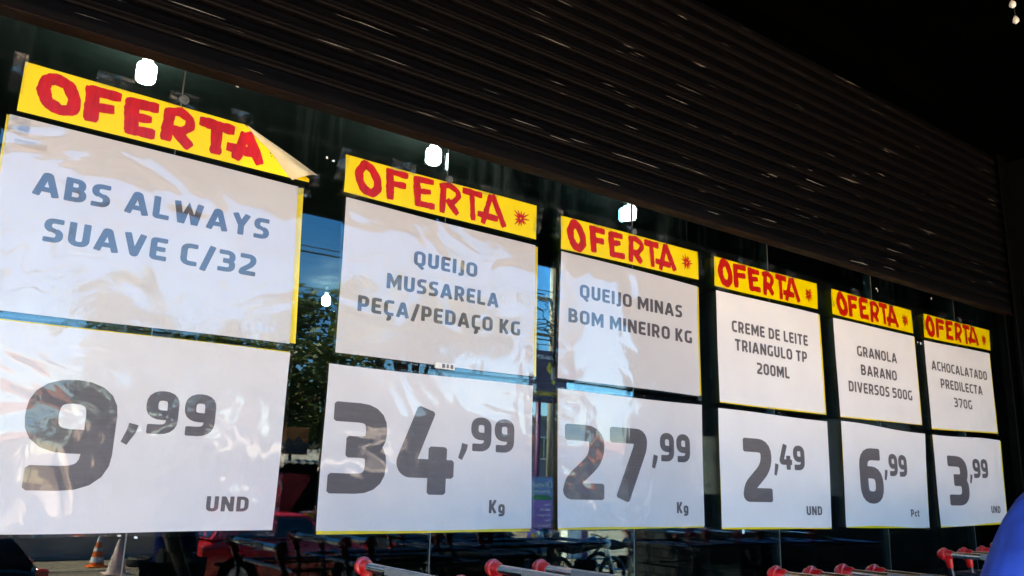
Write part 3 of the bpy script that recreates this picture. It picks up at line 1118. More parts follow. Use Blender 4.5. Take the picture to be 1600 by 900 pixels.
for k in range(1, 7):
    c = corners(BN[k])
    x0, z0 = c[3]
    lab = {1: "yellow OFERTA banner whose right corner is folded down, hand painted in red", 2: "yellow OFERTA banner with red star above the mussarela sheet",
           3: "yellow OFERTA banner with red star above the queijo minas sheet", 4: "yellow OFERTA banner with red star above the creme de leite sheet",
           5: "yellow OFERTA banner with red star above the granola sheet", 6: "yellow OFERTA banner with red star above the achocalatado sheet, rightmost"}[k]
    t_ = thing("offer_banner", lab, "banner", (x0, 0, z0), 0, "yellow offer banners on the glass")
    wf = waver(200 + k, .0016 if k > 1 else .003)

    def P(x, z, off, x0=x0, z0=z0, wf=wf):
        return (x - x0, -(.005 + wf(x, z)) - off, z - z0)
    paper_mat = "yellow_card"
    if k == 1:
        # the paper is cut off along the fold line from (.771, 2.503) to (1.008, 2.365)
        paper_mat = "yellow_card"
        b = MB()
        vs, fs = [], []
        nu, nv = 44, 8
        for i in range(nu + 1):
            u = i / nu
            xb, zb = bil(c, u, 0)
            xt, zt = bil(c, u, 1)
            if xt > .775:
                zt = 2.503 - (xt - .775) * (2.503 - 2.372) / (1.008 - .775)
            for j in range(nv + 1):
                z = zb + (max(zt, zb + .002) - zb) * j / nv
                vs.append(P(xb, z, 0))
        for i in range(nu):
            for j in range(nv):
                a = i * (nv + 1) + j
                fs.append((a, a + nv + 1, a + nv + 2, a + 1))
        b.add(vs, fs)
        smooth_(b.build("paper", paper_mat, t_))
        # folded corner showing its beige back
        F0, F1, F2 = Vector((.780, 2.502)), Vector((1.030, 2.388)), Vector((.950, 2.357))
        b = MB()
        vs, fs = [], []
        n = 12
        for i in range(n + 1):
            s_ = i / n
            top = F0.lerp(F1, s_)
            low = F0.lerp(F2, s_) + Vector((0, -.004 * math.sin(s_ * 9)))
            for j in range(7):
                q_ = j / 6
                p_ = top.lerp(low, q_)
                bul = .030 * math.sin(math.pi * min(1, q_ * .85 + .15)) * s_ + .004 * math.sin(q_ * 7 + s_ * 4) * s_
                vs.append(P(p_.x, p_.y, .004 + bul))
        for i in range(n):
            for j in range(6):
                a = i * 7 + j
                fs.append((a, a + 7, a + 8, a + 1))
        b.add(vs, fs)
        smooth_(b.build("folded_corner", "beige_paper_back", t_, label="creased beige back of the folded corner"))
        b = MB()
        for (sx_, sz_) in ((.868, 2.428), (.872, 2.418), (.885, 2.418), (.893, 2.411), (.90, 2.420)):
            b.lathe((sx_ - x0, -.0095, sz_ - z0), [(.0022, 0), (.0022, -.0006)], 8, 'Y')
        b.build("stain_spots", "ink", t_)
    else:
        smooth_(grid(MB(), c, P, 42, 6, 0, (0, 0, 0, 0), .0012, 300 + k).build("paper", paper_mat, t_))
    if k == 6:
        pass
    q = random.Random(900 + k)
    b = MB()
    strokes = B1 if k == 1 else B2
    # the other banners carry the same word, painted afresh each time
    su = {1: 1, 2: 1, 3: 1.0, 4: 1.0, 5: .985, 6: 1.0}[k]
    for si, (closed, pts, w_) in enumerate(strokes):
        if k <= 2:
            pp = pts
        else:
            ju, jv = q.uniform(-.006, .006), q.uniform(-.03, .03)
            pp = [((u - .5) * su + .5 + ju + q.uniform(-.003, .003) - (.012 if k in (4, 6) else 0), (v - .5) * (1.0 if k != 6 else .98) + .5 + jv + q.uniform(-.02, .02)) for u, v in pts]
            w_ = w_ * {3: 1.12, 4: 1.15, 5: 1.12, 6: 1.1}[k]
        w_ *= (1.34 if closed else 1.12)
        pp = [bil(c, u, v) for u, v in pp]
        if closed or len(pp) > 3:
            pp = fillet([(p[0], p[1], .007) for p in pp], bool(closed), 2)
        pp = resample(pp, .010, bool(closed))
        ws = []
        for i in range(len(pp)):
            ws.append(w_ * (1 + q.uniform(-.10, .07) + .06 * math.sin(i * .9 + si)))
        if not closed:
            # slanted, ragged brush ends
            ws[0] *= .84
            ws[-1] *= .80
        b.ribbon(pp, ws, lambda a, d, o: P(a, d, .0010 + o), bool(closed), (si % 5) * .0002, 2)
        if si in (0, 3, 7, 10, 12, 15):
            b.build("painted_letter", "red_paint", t_)
            b = MB()
    if k > 1:
        b = MB()
        cx_, cz_ = bil(c, .905, .5) if k != 6 else bil(c, .90, .46)
        nr = 15 if k > 3 else 13
        for r_ in range(nr):
            a = r_ / nr * 6.283 + q.uniform(-.12, .12)
            rr = (.041 if k == 2 else .037) * q.uniform(.7, 1.15)
            b.ribbon([(cx_ + .004 * math.cos(a), cz_ + .004 * math.sin(a)), (cx_ + rr * .5 * math.cos(a), cz_ + rr * .5 * math.sin(a)), (cx_ + rr * math.cos(a), cz_ + rr * math.sin(a))],
                     [.007, .0075, .003], lambda x, z, o: P(x, z, .0010 + o), False, (r_ % 4) * .0002)
        b.build("painted_star", "red_paint", t_)
    if k == 1:
        cf = [c[0], (.77, c[1][1] - .002), (.77, c[2][1]), c[3]]
        smooth_(grid(MB(), cf, P, 24, 6, .003, (.004, .002, .004, .004), .001, 400 + k).build("plastic_sleeve", "film_flat", t_))
    else:
        smooth_(grid(MB(), c, P, 30, 6, .003, (.006, .006, .006, .006), .001, 400 + k).build("plastic_sleeve", "film_flat", t_))
    W_ = c[1][0] - c[0][0]
    zt = c[0][1]
    sp = [(c[0][0] + W_ * .27, zt + .012, .10, .045), (c[0][0] + W_ * .50, zt + .012, .085, .05), (c[0][0] + W_ * .72, zt + .010, .08, .045), (c[0][0] - .012, zt - .04, .035, .12)]
    if k > 1:
        sp.append((c[1][0] + .010, c[1][1] - .06, .03, .11))
        sp.append((c[0][0] + .04, c[3][1] - .006, .10, .016))
    else:
        sp.append((1.015, 2.372, .055, .05))
    tapes(t_, P, sp, 500 + k)

# two sheets on the dark side wall, seen as reflections in the glass
def frame(origin, ux, un):
    O = Vector(origin); ux = Vector(ux); un = Vector(un)
    return lambda x, y, o=0: tuple(O + ux * x + Vector((0, 0, 1)) * y + un * o)


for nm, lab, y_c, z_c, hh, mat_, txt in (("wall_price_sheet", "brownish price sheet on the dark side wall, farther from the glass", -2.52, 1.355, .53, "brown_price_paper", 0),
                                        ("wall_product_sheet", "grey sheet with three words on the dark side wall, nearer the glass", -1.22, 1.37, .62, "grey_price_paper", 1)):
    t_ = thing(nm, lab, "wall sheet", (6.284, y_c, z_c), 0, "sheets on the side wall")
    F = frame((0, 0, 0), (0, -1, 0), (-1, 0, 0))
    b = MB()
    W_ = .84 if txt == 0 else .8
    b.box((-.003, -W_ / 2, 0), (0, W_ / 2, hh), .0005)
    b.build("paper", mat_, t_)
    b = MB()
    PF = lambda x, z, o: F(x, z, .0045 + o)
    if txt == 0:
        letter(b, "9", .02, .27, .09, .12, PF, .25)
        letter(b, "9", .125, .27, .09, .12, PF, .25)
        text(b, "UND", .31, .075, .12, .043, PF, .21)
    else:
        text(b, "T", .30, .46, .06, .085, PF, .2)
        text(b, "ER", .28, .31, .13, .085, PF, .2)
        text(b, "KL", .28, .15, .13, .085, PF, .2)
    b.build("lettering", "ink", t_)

# ------------------------------------------------------------------ ceiling lamps inside
first = None
for r_, (yy, xs) in enumerate(((1.32, [.71 + 1.55 * i for i in range(-2, 3)]), (5.46, [1.96, 3.48]))):
    for xi, xx in enumerate(xs):
        seen = {(0, 2): "glowing white bulb lamp above the first poster", (0, 3): "glowing white bulb lamp above the second poster", (0, 4): "glowing white bulb lamp above the third poster",
                (1, 1): "small distant bulb lamp seen between the first and second posters"}
        lab = seen.get((r_, xi), ["white bulb lamp of the front row hidden behind shutter or posters", "white bulb lamp of the middle row hidden behind the posters", "white bulb lamp of the back row deep in the shop"][r_])
        if first is None:
            first = thing("ceiling_lamp", lab, "ceiling lamp", (xx, yy, 3.2), 0, "bulb lamps under the shop ceiling")
            smooth_angle(MB().lathe((0, 0, 0), [(.020, -.049), (.034, -.045), (.041, -.037), (.043, -.026), (.043, .026), (.040, .038), (.031, .045), (.014, .048)], 24).build("bulb", "lamp_glow", first))
            MB().lathe((0, 0, 0), [(.013, .049), (.024, .055), (.026, .085), (.02, .10), (.02, .157)], 16).build("socket", "print_white", first)
        else:
            dup(first, (xx, yy, 3.2), None, lab)
# two small unlit pendants under the canopy, catching light
for (xx, yy, lab) in ((3.84, -1.13, "tiny pendant catching light under the canopy, upper one at top right"), (3.99, -1.08, "tiny pendant catching light under the canopy, lower one at top right")):
    t_ = thing("pendant_lamp", lab, "pendant", (xx, yy, 3.60), 0, "small pendants under the canopy")
    smooth_angle(MB().lathe((0, 0, 0), [(.004, -.018), (.014, -.010), (.016, 0), (.010, .014), (.005, .02)], 14).build("bulb", "lamp_lens", t_))
    MB().tube([(0, 0, .02), (0, 0, .30)], .0015, 6).build("cord", "cable_black", t_)

# ================================================================== SHOPPING TROLLEYS
def make_cart():
    """nested trolley; origin on the ground under the middle of the handle, basket towards +X"""
    t_ = thing("shopping_cart", "", "shopping cart")
    H = 1.16
    b = MB().tube([(0, -.245, H), (0, .245, H)], .0125, 16)
    smooth_angle(b.build("handle_bar", "chrome_tube", t_))
    b = MB()
    b.box((-.0145, -.13, H - .009), (-.0120, .10, H + .011), .001)
    b.build("handle_label", "grey_plastic", t_)
    for s_ in (-1, 1):
        b = MB()
        b.lathe((0, s_ * .245, H), [(.0150, -.028 * s_), (.0185, -.020 * s_), (.0185, -.002 * s_), (.0245, .000 * s_), (.0262, .007 * s_), (.0245, .014 * s_), (.019, .016 * s_), (.018, .026 * s_), (.012, .032 * s_)][::s_], 22, 'Y')
        b.tube([(0, s_ * .236, H), (.004, s_ * .238, H - .025), (.014, s_ * .238, H - .052)], [.016, .0155, .013], 12)
        smooth_angle(b.build("end_cap", "red_plastic", t_), 40)
        b = MB().tube([(.012, s_ * .238, H - .050), (.03, s_ * .238, H - .10), (.02, s_ * .235, .55), (.08, s_ * .22, .28), (.75, s_ * .19, .24)], .0105, 8)
        smooth_angle(b.build("side_tube", "dark_wire", t_), 60)
    # wire basket
    b = MB()
    RIM = 1.085
    x0, x1 = .05, .86
    yb, yf = .235, .19
    rim = [(x0, -yb, RIM), (x1, -yf, RIM), (x1, yf, RIM), (x0, yb, RIM), (x0, -yb, RIM)]
    b.tube(rim, .007, 6)
    b.build("basket_rim", "dark_wire", t_)
    b = MB()
    for zz, k in ((.96, .95), (.84, .9), (.72, .86)):
        b.tube([(x0 + .05, -yb * k, zz), (x1 - .04, -yf * k, zz), (x1 - .04, yf * k, zz), (x0 + .05, yb * k, zz), (x0 + .05, -yb * k, zz)], .003, 4)
    for i in range(20):
        f_ = i / 19
        xt, xb_ = x0 + (x1 - x0) * f_, x0 + .08 + (x1 - x0 - .14) * f_
        yt = yb + (yf - yb) * f_
        for s_ in (-1, 1):
            b.tube([(xt, s_ * yt, RIM), (xb_, s_ * yt * .82, .62)], .002, 4, False)
        if i % 2 == 0:
            b.tube([(xb_, -yt * .82, .62), (xb_, yt * .82, .62)], .002, 4, False)
    for i in range(9):
        y = -yf + 2 * yf * i / 8
        b.tube([(x1, y, RIM), (x1 - .06, y * .82, .62), (x0 + .08, y * .9, .62)], .002, 4, False)
    b.build("wire_basket", "black_metal", t_)
    b = MB()
    for s_ in (-1, 1):
        b.tube([(.0, s_ * .21, .30), (.05, s_ * .20, .16), (.80, s_ * .17, .16)], .011, 6)
    b.tube([(.05, -.20, .16), (.05, .20, .16)], .011, 6)
    b.tube([(.80, -.17, .16), (.80, .17, .16)], .011, 6)
    b.build("chassis", "dark_wire", t_)
    for (x, y) in ((.06, -.20), (.06, .20), (.78, -.17), (.78, .17)):
        w_ = MB().lathe((x, y - .012, .062), [(.045, 0), (.060, .003), (.060, .021), (.045, .024)], 18, 'Y').build("wheel", "tyre_rubber", t_)
        MB().box((x - .02, y - .018, .062), (x + .02, y - .0135, .15)).build("fork", "dark_wire", w_)
    b = MB()
    b.tube([(.09, -.21, 1.04), (.20, -.20, .80), (.20, .20, .80), (.09, .21, 1.04)], .004, 6)
    for i in range(7):
        y = -.18 + i * .06
        b.tube([(.09, y, 1.04), (.20, y, .80)], .002, 4, False)
    b.build("child_seat_flap", "black_metal", t_)
    return t_


cart = make_cart()
# far end cap of every handle: x, y
CR = [(1.15, -.31), (1.475, -.49), (1.61, -.54), (2.17, -.95), (2.27, -1.0), (2.45, -.99), (2.54, -1.04), (3.65, -.70), (3.80, -.71), (4.03, -.68), (4.21, -.67), (4.52, -.52)]
CL = ["red-capped shopping cart handle under the 34,99 price, leftmost of all", "shopping cart with red cap under the right end of the 34,99 price sheet",
      "shopping cart with red cap between the 34,99 and 27,99 price sheets", "red-capped cart handle under the 2,49 price, leftmost of its four",
      "red-capped cart handle under the 2,49 price, second of its four", "red-capped cart handle under the 6,99 price, third of its four",
      "red-capped cart handle under the 6,99 price, fourth of its four", "red-capped cart handle below the 3,99 sheet, leftmost of the far row",
      "red-capped cart handle below the 3,99 sheet, second of the far row", "red-capped cart handle below the 3,99 sheet, third of the far row",
      "red-capped cart handle of the far row, beside the blue shirt", "last cart of the far row, red cap highest beside the blue shirt"]
for i, ((x, y), lab) in enumerate(zip(CR, CL)):
    if i == 0:
        cart.location = (x, y - .245, 0)
        cart["label"] = lab
        cart["group"] = "shopping carts before the shop front"
    else:
        r_ = dup(cart, (x, y - .245, 0.0), None, lab)
        r_.rotation_euler = (0, 0, 0)

# ================================================================== PERSON at the right edge
def skin_mesh(name, mat, pts, edges, radii, parent, root=0, sub=2):
    me = bpy.data.meshes.new(name)
    me.from_pydata([Vector(p) for p in pts], edges, [])
    me.materials.append(MATS[mat])
    o = bpy.data.objects.new(name, me)
    col.objects.link(o)
    if parent is not None:
        o.parent = parent
    m = o.modifiers.new("skin", 'SKIN')
    m.use_smooth_shade = True
    lay = me.skin_vertices[0]
    for i, r_ in enumerate(radii):
        lay.data[i].radius = r_ if isinstance(r_, tuple) else (r_, r_)
        lay.data[i].use_root = (i == root)
    s_ = o.modifiers.new("sub", 'SUBSURF')
    s_.levels = sub
    s_.render_levels = sub
    return o


pr = thing("person", "person in a bright blue shirt standing at the right edge beside the carts", "person", (1.346, -2.246, -.012), R(-68.3))
# local frame: faces +Y, left arm towards -X
J = [(0, 0, .95), (0, 0, 1.12), (0, .01, 1.28), (0, 0, 1.42), (0, .0, 1.50), (0, .015, 1.57),
     (-.10, 0, .90), (-.11, .01, .50), (-.11, -.02, .10), (-.12, .10, .04),
     (.10, 0, .90), (.11, .01, .50), (.11, -.02, .10), (.12, .10, .04),
     (-.185, 0, 1.405), (-.300, -.01, 1.13), (-.32, .10, .90), (-.325, .13, .84),
     (.185, 0, 1.405), (.215, -.01, 1.12), (.22, .10, .90), (.22, .13, .84)]
E_ = [(0, 1), (1, 2), (2, 3), (3, 4), (4, 5), (0, 6), (6, 7), (7, 8), (8, 9), (0, 10), (10, 11), (11, 12), (12, 13), (3, 14), (14, 15), (15, 16), (16, 17), (3, 18), (18, 19), (19, 20), (20, 21)]
RD = [(.13, .10), (.125, .095), (.135, .10), (.10, .08), .052, .05, .085, .055, .038, .035, .085, .055, .038, .035, .058, .042, .028, .026, .058, .042, .028, .026]
body = skin_mesh("body", "skin", J, E_, RD, pr)
head = MB()
prof = [(.02, -.115), (.055, -.10), (.072, -.06), (.080, -.01), (.082, .035), (.075, .075), (.050, .105), (.015, .118)]
head.lathe((0, .015, 1.655), prof, 20)
for s_ in (-1, 1):
    head.lathe((s_ * .085, .01, 1.65), [(.012, -.012), (.022, -.004), (.02, .01)], 10, 'X')
head.add([(-.012, .092, 1.665), (.012, .092, 1.665), (.016, .094, 1.625), (-.016, .094, 1.625), (0, .118, 1.63), (0, .093, 1.61)], [(0, 1, 4), (1, 2, 4), (2, 5, 4), (5, 3, 4), (3, 0, 4)])
smooth_(head.build("head", "skin", pr))
for s_ in (-1, 1):
    MB().lathe((s_ * .03, .088, 1.668), [(.011, 0), (.008, .008), (.002, .010)], 10, 'Y').build("eye", "print_white", pr)
MB().box((-.022, .088, 1.588), (.022, .094, 1.597), .002).build("mouth", "food_print_red", pr)
hb = MB().lathe((0, -.022, 1.665), [(.050, -.095), (.068, -.085), (.080, -.05), (.088, -.01), (.095, .035), (.092, .07), (.080, .098), (.055, .120), (.02, .132)], 28)
smooth_(hb.build("hair", "hair", pr))
# shirt: torso and short sleeves, a little wider than the body
SJ = [(0, 0, .88), (0, 0, 1.08), (0, .01, 1.27), (0, 0, 1.405), (0, 0, 1.455), (-.185, 0, 1.405), (-.252, -.005, 1.25), (-.312, -.01, 1.11), (.185, 0, 1.405), (.215, -.005, 1.25), (.228, -.01, 1.10)]
shirt = skin_mesh("shirt", "blue_fabric", SJ, [(0, 1), (1, 2), (2, 3), (3, 4), (3, 5), (5, 6), (6, 7), (3, 8), (8, 9), (9, 10)],
                  [(.165, .125), (.155, .12), (.160, .122), (.13, .10), .07, .082, .074, .070, .082, .074, .070], pr)
TJ = [(0, 0, .96), (-.10, 0, .88), (-.115, .01, .5), (-.11, -.02, .09), (.10, 0, .88), (.115, .01, .5), (.11, -.02, .09)]
skin_mesh("trousers", "navy_fabric", TJ, [(0, 1), (1, 2), (2, 3), (0, 4), (4, 5), (5, 6)], [(.15, .12), .10, .075, .065, .10, .075, .065], pr)
for s_ in (-1, 1):
    hx = .22 if s_ > 0 else -.325
    # hand: palm and five fingers
    hp = [(hx, .125, .86), (hx, .145, .80), (hx, .15, .775)]
    he = [(0, 1), (1, 2)]
    hr = [.024, (.016, .032), (.013, .034)]
    for q_, (dy, ln) in enumerate(((-.026, .060), (-.009, .072), (.009, .068), (.025, .052))):
        b0 = len(hp)
        hp += [(hx, .15 + dy, .770), (hx - s_ * .006, .152 + dy, .770 - ln * .5), (hx - s_ * .018, .150 + dy, .770 - ln)]
        he += [(2, b0), (b0, b0 + 1), (b0 + 1, b0 + 2)]
        hr += [.0095, .009, .0075]
    b0 = len(hp)
    hp += [(hx - s_ * .012, .175, .805), (hx - s_ * .022, .188, .775)]
    he += [(1, b0), (b0, b0 + 1)]
    hr += [.011, .009]
    skin_mesh("hand", "skin", hp, he, hr, pr, 0, 1)
    sb = MB().box((s_ * .115 - .045, -.09, .0), (s_ * .115 + .045, .19, .085), .02)
    sb.build("shoe", "tyre_rubber", pr)

# ================================================================== STREET OPPOSITE (seen reflected in the glass)
# traffic cones
def cone(x, y, h, r, mats, label, name="traffic_cone", stripes=True):
    t_ = thing(name, label, "traffic cone", (x, y, STREET))
    MB().box((-r * 1.25, -r * 1.25, 0), (r * 1.25, r * 1.25, .03), .006).build("base", mats[0], t_)
    if stripes:
        fr = [(0.03, .16, 0), (.16, .34, 1), (.34, .52, 0), (.52, .64, 1), (.64, .82, 0), (.82, 1.0, 1)]
        for a, c_, w_ in fr:
            za, zb_ = a * h + .004, c_ * h
            ra, rb = r * (1 - .82 * a), r * (1 - .82 * c_)
            smooth_angle(MB().lathe((0, 0, 0), [(ra, za), (rb, zb_)], 22).build("band", mats[w_], t_))
    else:
        smooth_angle(MB().lathe((0, 0, 0), [(r, .034), (r * .18, h)], 22).build("cone_body", mats[0], t_))
    return t_


cone(4.33, -18.96, .66, .17, ("cone_orange", "cone_white"), "orange and white striped traffic cone on the sunlit street")
cone(4.40, -17.3, .70, .20, ("cone_faded", "cone_faded"), "faded bleached pink traffic cone beside the striped one", "faded_cone", False)
t_ = tag(smooth_angle(MB().lathe((5.22, -18.8, STREET), [(.16, .19), (.27, .20), (.30, .17), (.31, .10), (.30, .03), (.27, 0), (.16, .01), (.15, .1), (.16, .19)], 28, 'Z', False).build("old_tyre", "tyre_rubber")), "old black tyre lying flat on the street near the cones", "tyre")


def car(name, label, paint, loc, rz, tail=False, length=3.9):
    t_ = thing(name, label, "car", loc, rz)
    k = length / 3.9
    st = [(-1.93, .40, .74, .66), (-1.88, .28, .90, .74), (-1.6, .22, .97, .80), (-.9, .20, .97, .825), (.2, .20, .96, .83), (.95, .20, .95, .825), (1.35, .22, .87, .81), (1.75, .25, .76, .77), (1.90, .32, .66, .70), (1.95, .40, .58, .62)]
    b = MB()
    vs, fs = [], []
    for x, zb_, zt, hw in st:
        zm = (zb_ + zt) / 2
        half = [(hw * .86, zb_), (hw * .97, zb_ + .07), (hw, zm), (hw * .975, zt - .09), (hw * .93, zt - .03), (hw * .80, zt)]
        ring = half + [(-y, z) for y, z in reversed(half)]
        vs += [(x * k, y, z) for y, z in ring]
    m = 12
    for i in range(len(st) - 1):
        for j in range(m):
            jj = (j + 1) % m
            fs.append((i * m + j, (i + 1) * m + j, (i + 1) * m + jj, i * m + jj))
    fs.append(tuple(range(m)))
    fs.append(tuple(range(len(vs) - 1, len(vs) - m - 1, -1)))
    b.add(vs, fs)
    smooth_angle(b.build("body", paint, t_), 40)
    # cabin: roof shell with dark glass set in it
    lv = [(.965, -1.78, 1.02, .77), (1.20, -1.60, .66, .70), (1.38, -1.42, .30, .62), (1.425, -1.15, .05, .54)]
    vs, fs = [], []
    for z, xa, xb_, hw in lv:
        vs += [(xa * k, -hw, z), (xb_ * k, -hw, z), ((xb_ + .06) * k, 0, z), (xb_ * k, hw, z), (xa * k, hw, z), ((xa - .05) * k, 0, z)]
    for i in range(3):
        for j in range(6):
            jj = (j + 1) % 6
            fs.append((i * 6 + j, i * 6 + jj, i * 6 + 6 + jj, i * 6 + 6 + j))
    fs.append(tuple(range(18, 24)))
    smooth_angle(MB().add(vs, fs).build("cabin", paint, t_), 30)
    for s_ in (-1, 1):
        # side windows follow the cabin's slope
        def sp(x, z):
            q_ = min(1, max(0, (z - .965) / (1.38 - .965)))
            return (x * k, s_ * (.772 + (.62 - .77) * q_ + .006 + (.012 if .1 < q_ < .9 else .004)), z)
        for (a0, a1, c0, c1) in ((-1.45, -.55, -1.22, -.55), (-.47, .72, -.47, .22)):
            b = MB()
            lo, hi_ = .985, 1.335
            midl = ((a0 + c0) / 2, (a1 + c1) / 2 + .03)
            b.add([sp(a0, lo), sp(a1, lo), sp(midl[1], 1.17), sp(c1, hi_), sp(c0, hi_), sp(midl[0], 1.17)], [(0, 1, 2, 5), (5, 2, 3, 4)])
            b.build("side_window", "car_glass", t_)
        b = MB()
        b.box((.35 * k - .09, s_ * .832 - .008, .83), (.35 * k - 1.12 + .95, s_ * .832 + .008, .86), .003)
        b.build("door_handle", "black_metal", t_)
        MB().box((.60 * k, s_ * .86 - .07, .98), (.72 * k, s_ * .86 + .07, 1.09), .02).build("wing_mirror", paint, t_)
        MB().box((-1.7 * k, s_ * .838 - .006, .52), (1.5 * k, s_ * .838 + .006, .57), .003).build("rub_strip", "black_metal", t_)
        b = MB().box((1.80 * k, s_ * .55 - .15, .56), (1.925 * k, s_ * .55 + .13, .69), .02)
        b.build("headlight", "lamp_lens", t_)
        if tail:
            b = MB().box((-1.945 * k, s_ * .66 - .07, .62), (-1.80 * k, s_ * .66 + .09, .92), .02)
            tl_ = b.build("tail_light", "red_lens", t_)
            MB().lathe((-1.957 * k, s_ * .66, .72), [(.035, 0), (.03, -.008)], 12, 'X').build("bulb", "tail_light", tl_)
        else:
            MB().box((-1.94 * k, s_ * .62 - .08, .66), (-1.84 * k, s_ * .62 + .1, .86), .02).build("tail_light", "red_lens", t_)
        for xw in (-1.22, 1.28):
            w_ = smooth_angle(MB().lathe((xw * k, s_ * .74, .30), [(.21, -.09), (.29, -.085), (.30, -.05), (.30, .05), (.29, .085), (.21, .09)], 26, 'Y').build("wheel", "tyre_rubber", t_))
            MB().lathe((xw * k, s_ * .835, .30), [(.20, -.01), (.19, .012), (.06, .004), (.05, .016)][::1] if s_ > 0 else [(.05, -.016), (.06, -.004), (.19, -.012), (.20, .01)], 20, 'Y').build("rim", "car_silver", w_)
            MB().lathe((xw * k, s_ * .79, .31), [(.36, -.04), (.36, .042)], 26, 'Y').build("wheel_arch", "black_paint", t_)
    b = MB()
    b.add([((1.00) * k, -.66, 1.0), (1.00 * k, .66, 1.0), (.36 * k, .55, 1.36), (.36 * k, -.55, 1.36), (1.075 * k, 0, 1.0), (.435 * k, 0, 1.36)], [(0, 4, 5, 3), (4, 1, 2, 5)])
    b.build("windscreen", "car_glass", t_)
    b = MB()
    b.add([(-1.79 * k, -.62, 1.0), (-1.79 * k, .62, 1.0), (-1.46 * k, .52, 1.35), (-1.46 * k, -.52, 1.35), (-1.84 * k, 0, 1.0), (-1.51 * k, 0, 1.35)], [(0, 3, 5, 4), (4, 5, 2, 1)])
    b.build("rear_window", "car_glass", t_)
    MB().box((1.86 * k, -.70, .30), (2.0 * k, .70, .46), .03).build("front_bumper", "black_metal", t_)
    MB().box((-2.0 * k, -.70, .30), (-1.86 * k, .70, .46), .03).build("rear_bumper", "black_metal", t_)
    return t_


car("red_car", "red hatchback parked side-on across the street", "car_red", (6.62, -13.95, STREET), 0, False, 3.5)
car("dark_car", "dark navy car with a lit red tail light beside the cones", "car_dark", (-.15, -10.2, STREET), R(180), True, 4.1)
car("dark_car", "dark car parked in the shade far behind the red car", "car_dark", (10.6, -13.6, STREET), R(4))
car("silver_car", "silver car parked far across the street beyond the motorcycles", "car_silver", (12.5, -23.5, STREET), R(6))


def motorcycle(label, loc, rz):
    t_ = thing("motorcycle", label, "motorcycle", loc, rz, "motorcycles parked across the street")
    for xw, nm in ((-.62, "wheel"), (.66, "wheel")):
        b = MB()
        pts = [(xw + .29 * math.cos(a * math.pi / 12), 0, .31 + .29 * math.sin(a * math.pi / 12)) for a in range(25)]
        b.tube(pts, .045, 8, False)
        w_ = smooth_(b.build(nm, "tyre_rubber", t_))
        b = MB().lathe((xw, -.02, .31), [(.05, 0), (.05, .04)], 12, 'Y')
        for a in range(6):
            an = a * math.pi / 3
            b.tube([(xw, 0, .31), (xw + .26 * math.cos(an), 0, .31 + .26 * math.sin(an))], .012, 5)
        b.build("rim", "black_metal", w_)
    b = MB()
    b.tube([(.66, .07, .31), (.48, .07, .85), (.44, .05, .98)], .022, 8)
    b.tube([(.66, -.07, .31), (.48, -.07, .85), (.44, -.05, .98)], .022, 8)
    b.build("fork", "chrome_tube", t_)
    MB().tube([(.34, -.36, 1.06), (.42, -.2, 1.05), (.45, 0, 1.0), (.42, .2, 1.05), (.34, .36, 1.06)], .014, 8).build("handlebar", "black_metal", t_)
    smooth_(MB().lathe((.52, 0, .90), [(.02, -.10), (.09, -.04), (.10, .04), (.085, .055)], 16, 'X').build("headlamp", "lamp_lens", t_))
    smooth_(MB().tube([(.36, 0, .86), (.2, 0, .92), (0, 0, .86), (-.12, 0, .80)], [.06, .14, .13, .05], 14).build("fuel_tank", "car_dark", t_))
    smooth_(MB().tube([(-.05, 0, .80), (-.3, 0, .80), (-.6, 0, .84), (-.78, 0, .88)], [.07, .12, .11, .05], 12).build("seat", "tyre_rubber", t_))
    MB().box((-.22, -.13, .28), (.22, .13, .58), .04).build("engine", "black_metal", t_)
    MB().tube([(.1, .15, .32), (-.3, .17, .28), (-.85, .17, .40)], [.025, .03, .045], 10).build("exhaust", "chrome_tube", t_)
    MB().tube([(.38, 0, .84), (.1, 0, .6), (-.25, 0, .45), (-.62, 0, .31)], .025, 6).build("frame", "black_metal", t_)
    for s_ in (-1, 1):
        b = MB().tube([(.38, s_ * .24, 1.05), (.40, s_ * .30, 1.20)], .006, 5)
        b.lathe((.40, s_ * .31, 1.23), [(.05, -.006), (.055, 0), (.05, .006)], 12, 'X')
        b.build("mirror", "chrome_tube", t_)
    return t_


motorcycle("dark motorcycle parked side-on near the white and purple post", (12.3, -11.3, STREET), R(12))
motorcycle("second dark motorcycle with handlebar turned, right of the first", (13.9, -11.7, STREET), R(50))
motorcycle("dark motorcycle standing left of the purple banner", (13.6, -14.2, STREET), R(150))

# painted post, half white half purple
t_ = thing("painted_post", "short wall pillar painted white and purple beside the motorcycles", "pillar", (16.85, -17.0, STREET))
MB().box((-.33, -.15, 0), (.22, .15, 1.25), .01).build("white_part", "wall_white", t_)
MB().box((.221, -.152, 0), (.48, .152, 1.25), .01).build("purple_part", "purple_paint", t_)

# purple advertising totem: round post, dark sign above, banner below
t_ = thing("totem_sign", "dark purple shop sign on a purple post across the street", "sign", (16.72, -18.6, STREET))
b = MB().tube([(0, 0, 0), (0, 0, 4.7)], .085, 14)
smooth_(b.build("post", "purple_paint", t_))
MB().box((-.50, .10, 4.65), (1.0, .22, 6.32), .01).build("sign_board", "sign_black_purple", t_)
TF = frame((0, .224, 0), (-1, 0, 0), (0, 1, 0))
b = MB()
text(b, "99404-3234", -.10, 6.10, .88, .13, lambda x, z, o: TF(x, z, .001 + o), .2)
b.build("phone_number", "print_white", t_)
b = MB()
text(b, "PERSONALIZADOS", -.06, 4.93, .98, .13, lambda x, z, o: TF(x, z, .001 + o), .2)
b.build("bottom_lettering", "print_yellow", t_)
b = MB()
b.add([TF(x, z, .003) for x, z in ((-.27, 5.55), (-.38, 5.76), (-.25, 5.98), (-.12, 5.74))], [(0, 1, 2, 3)])
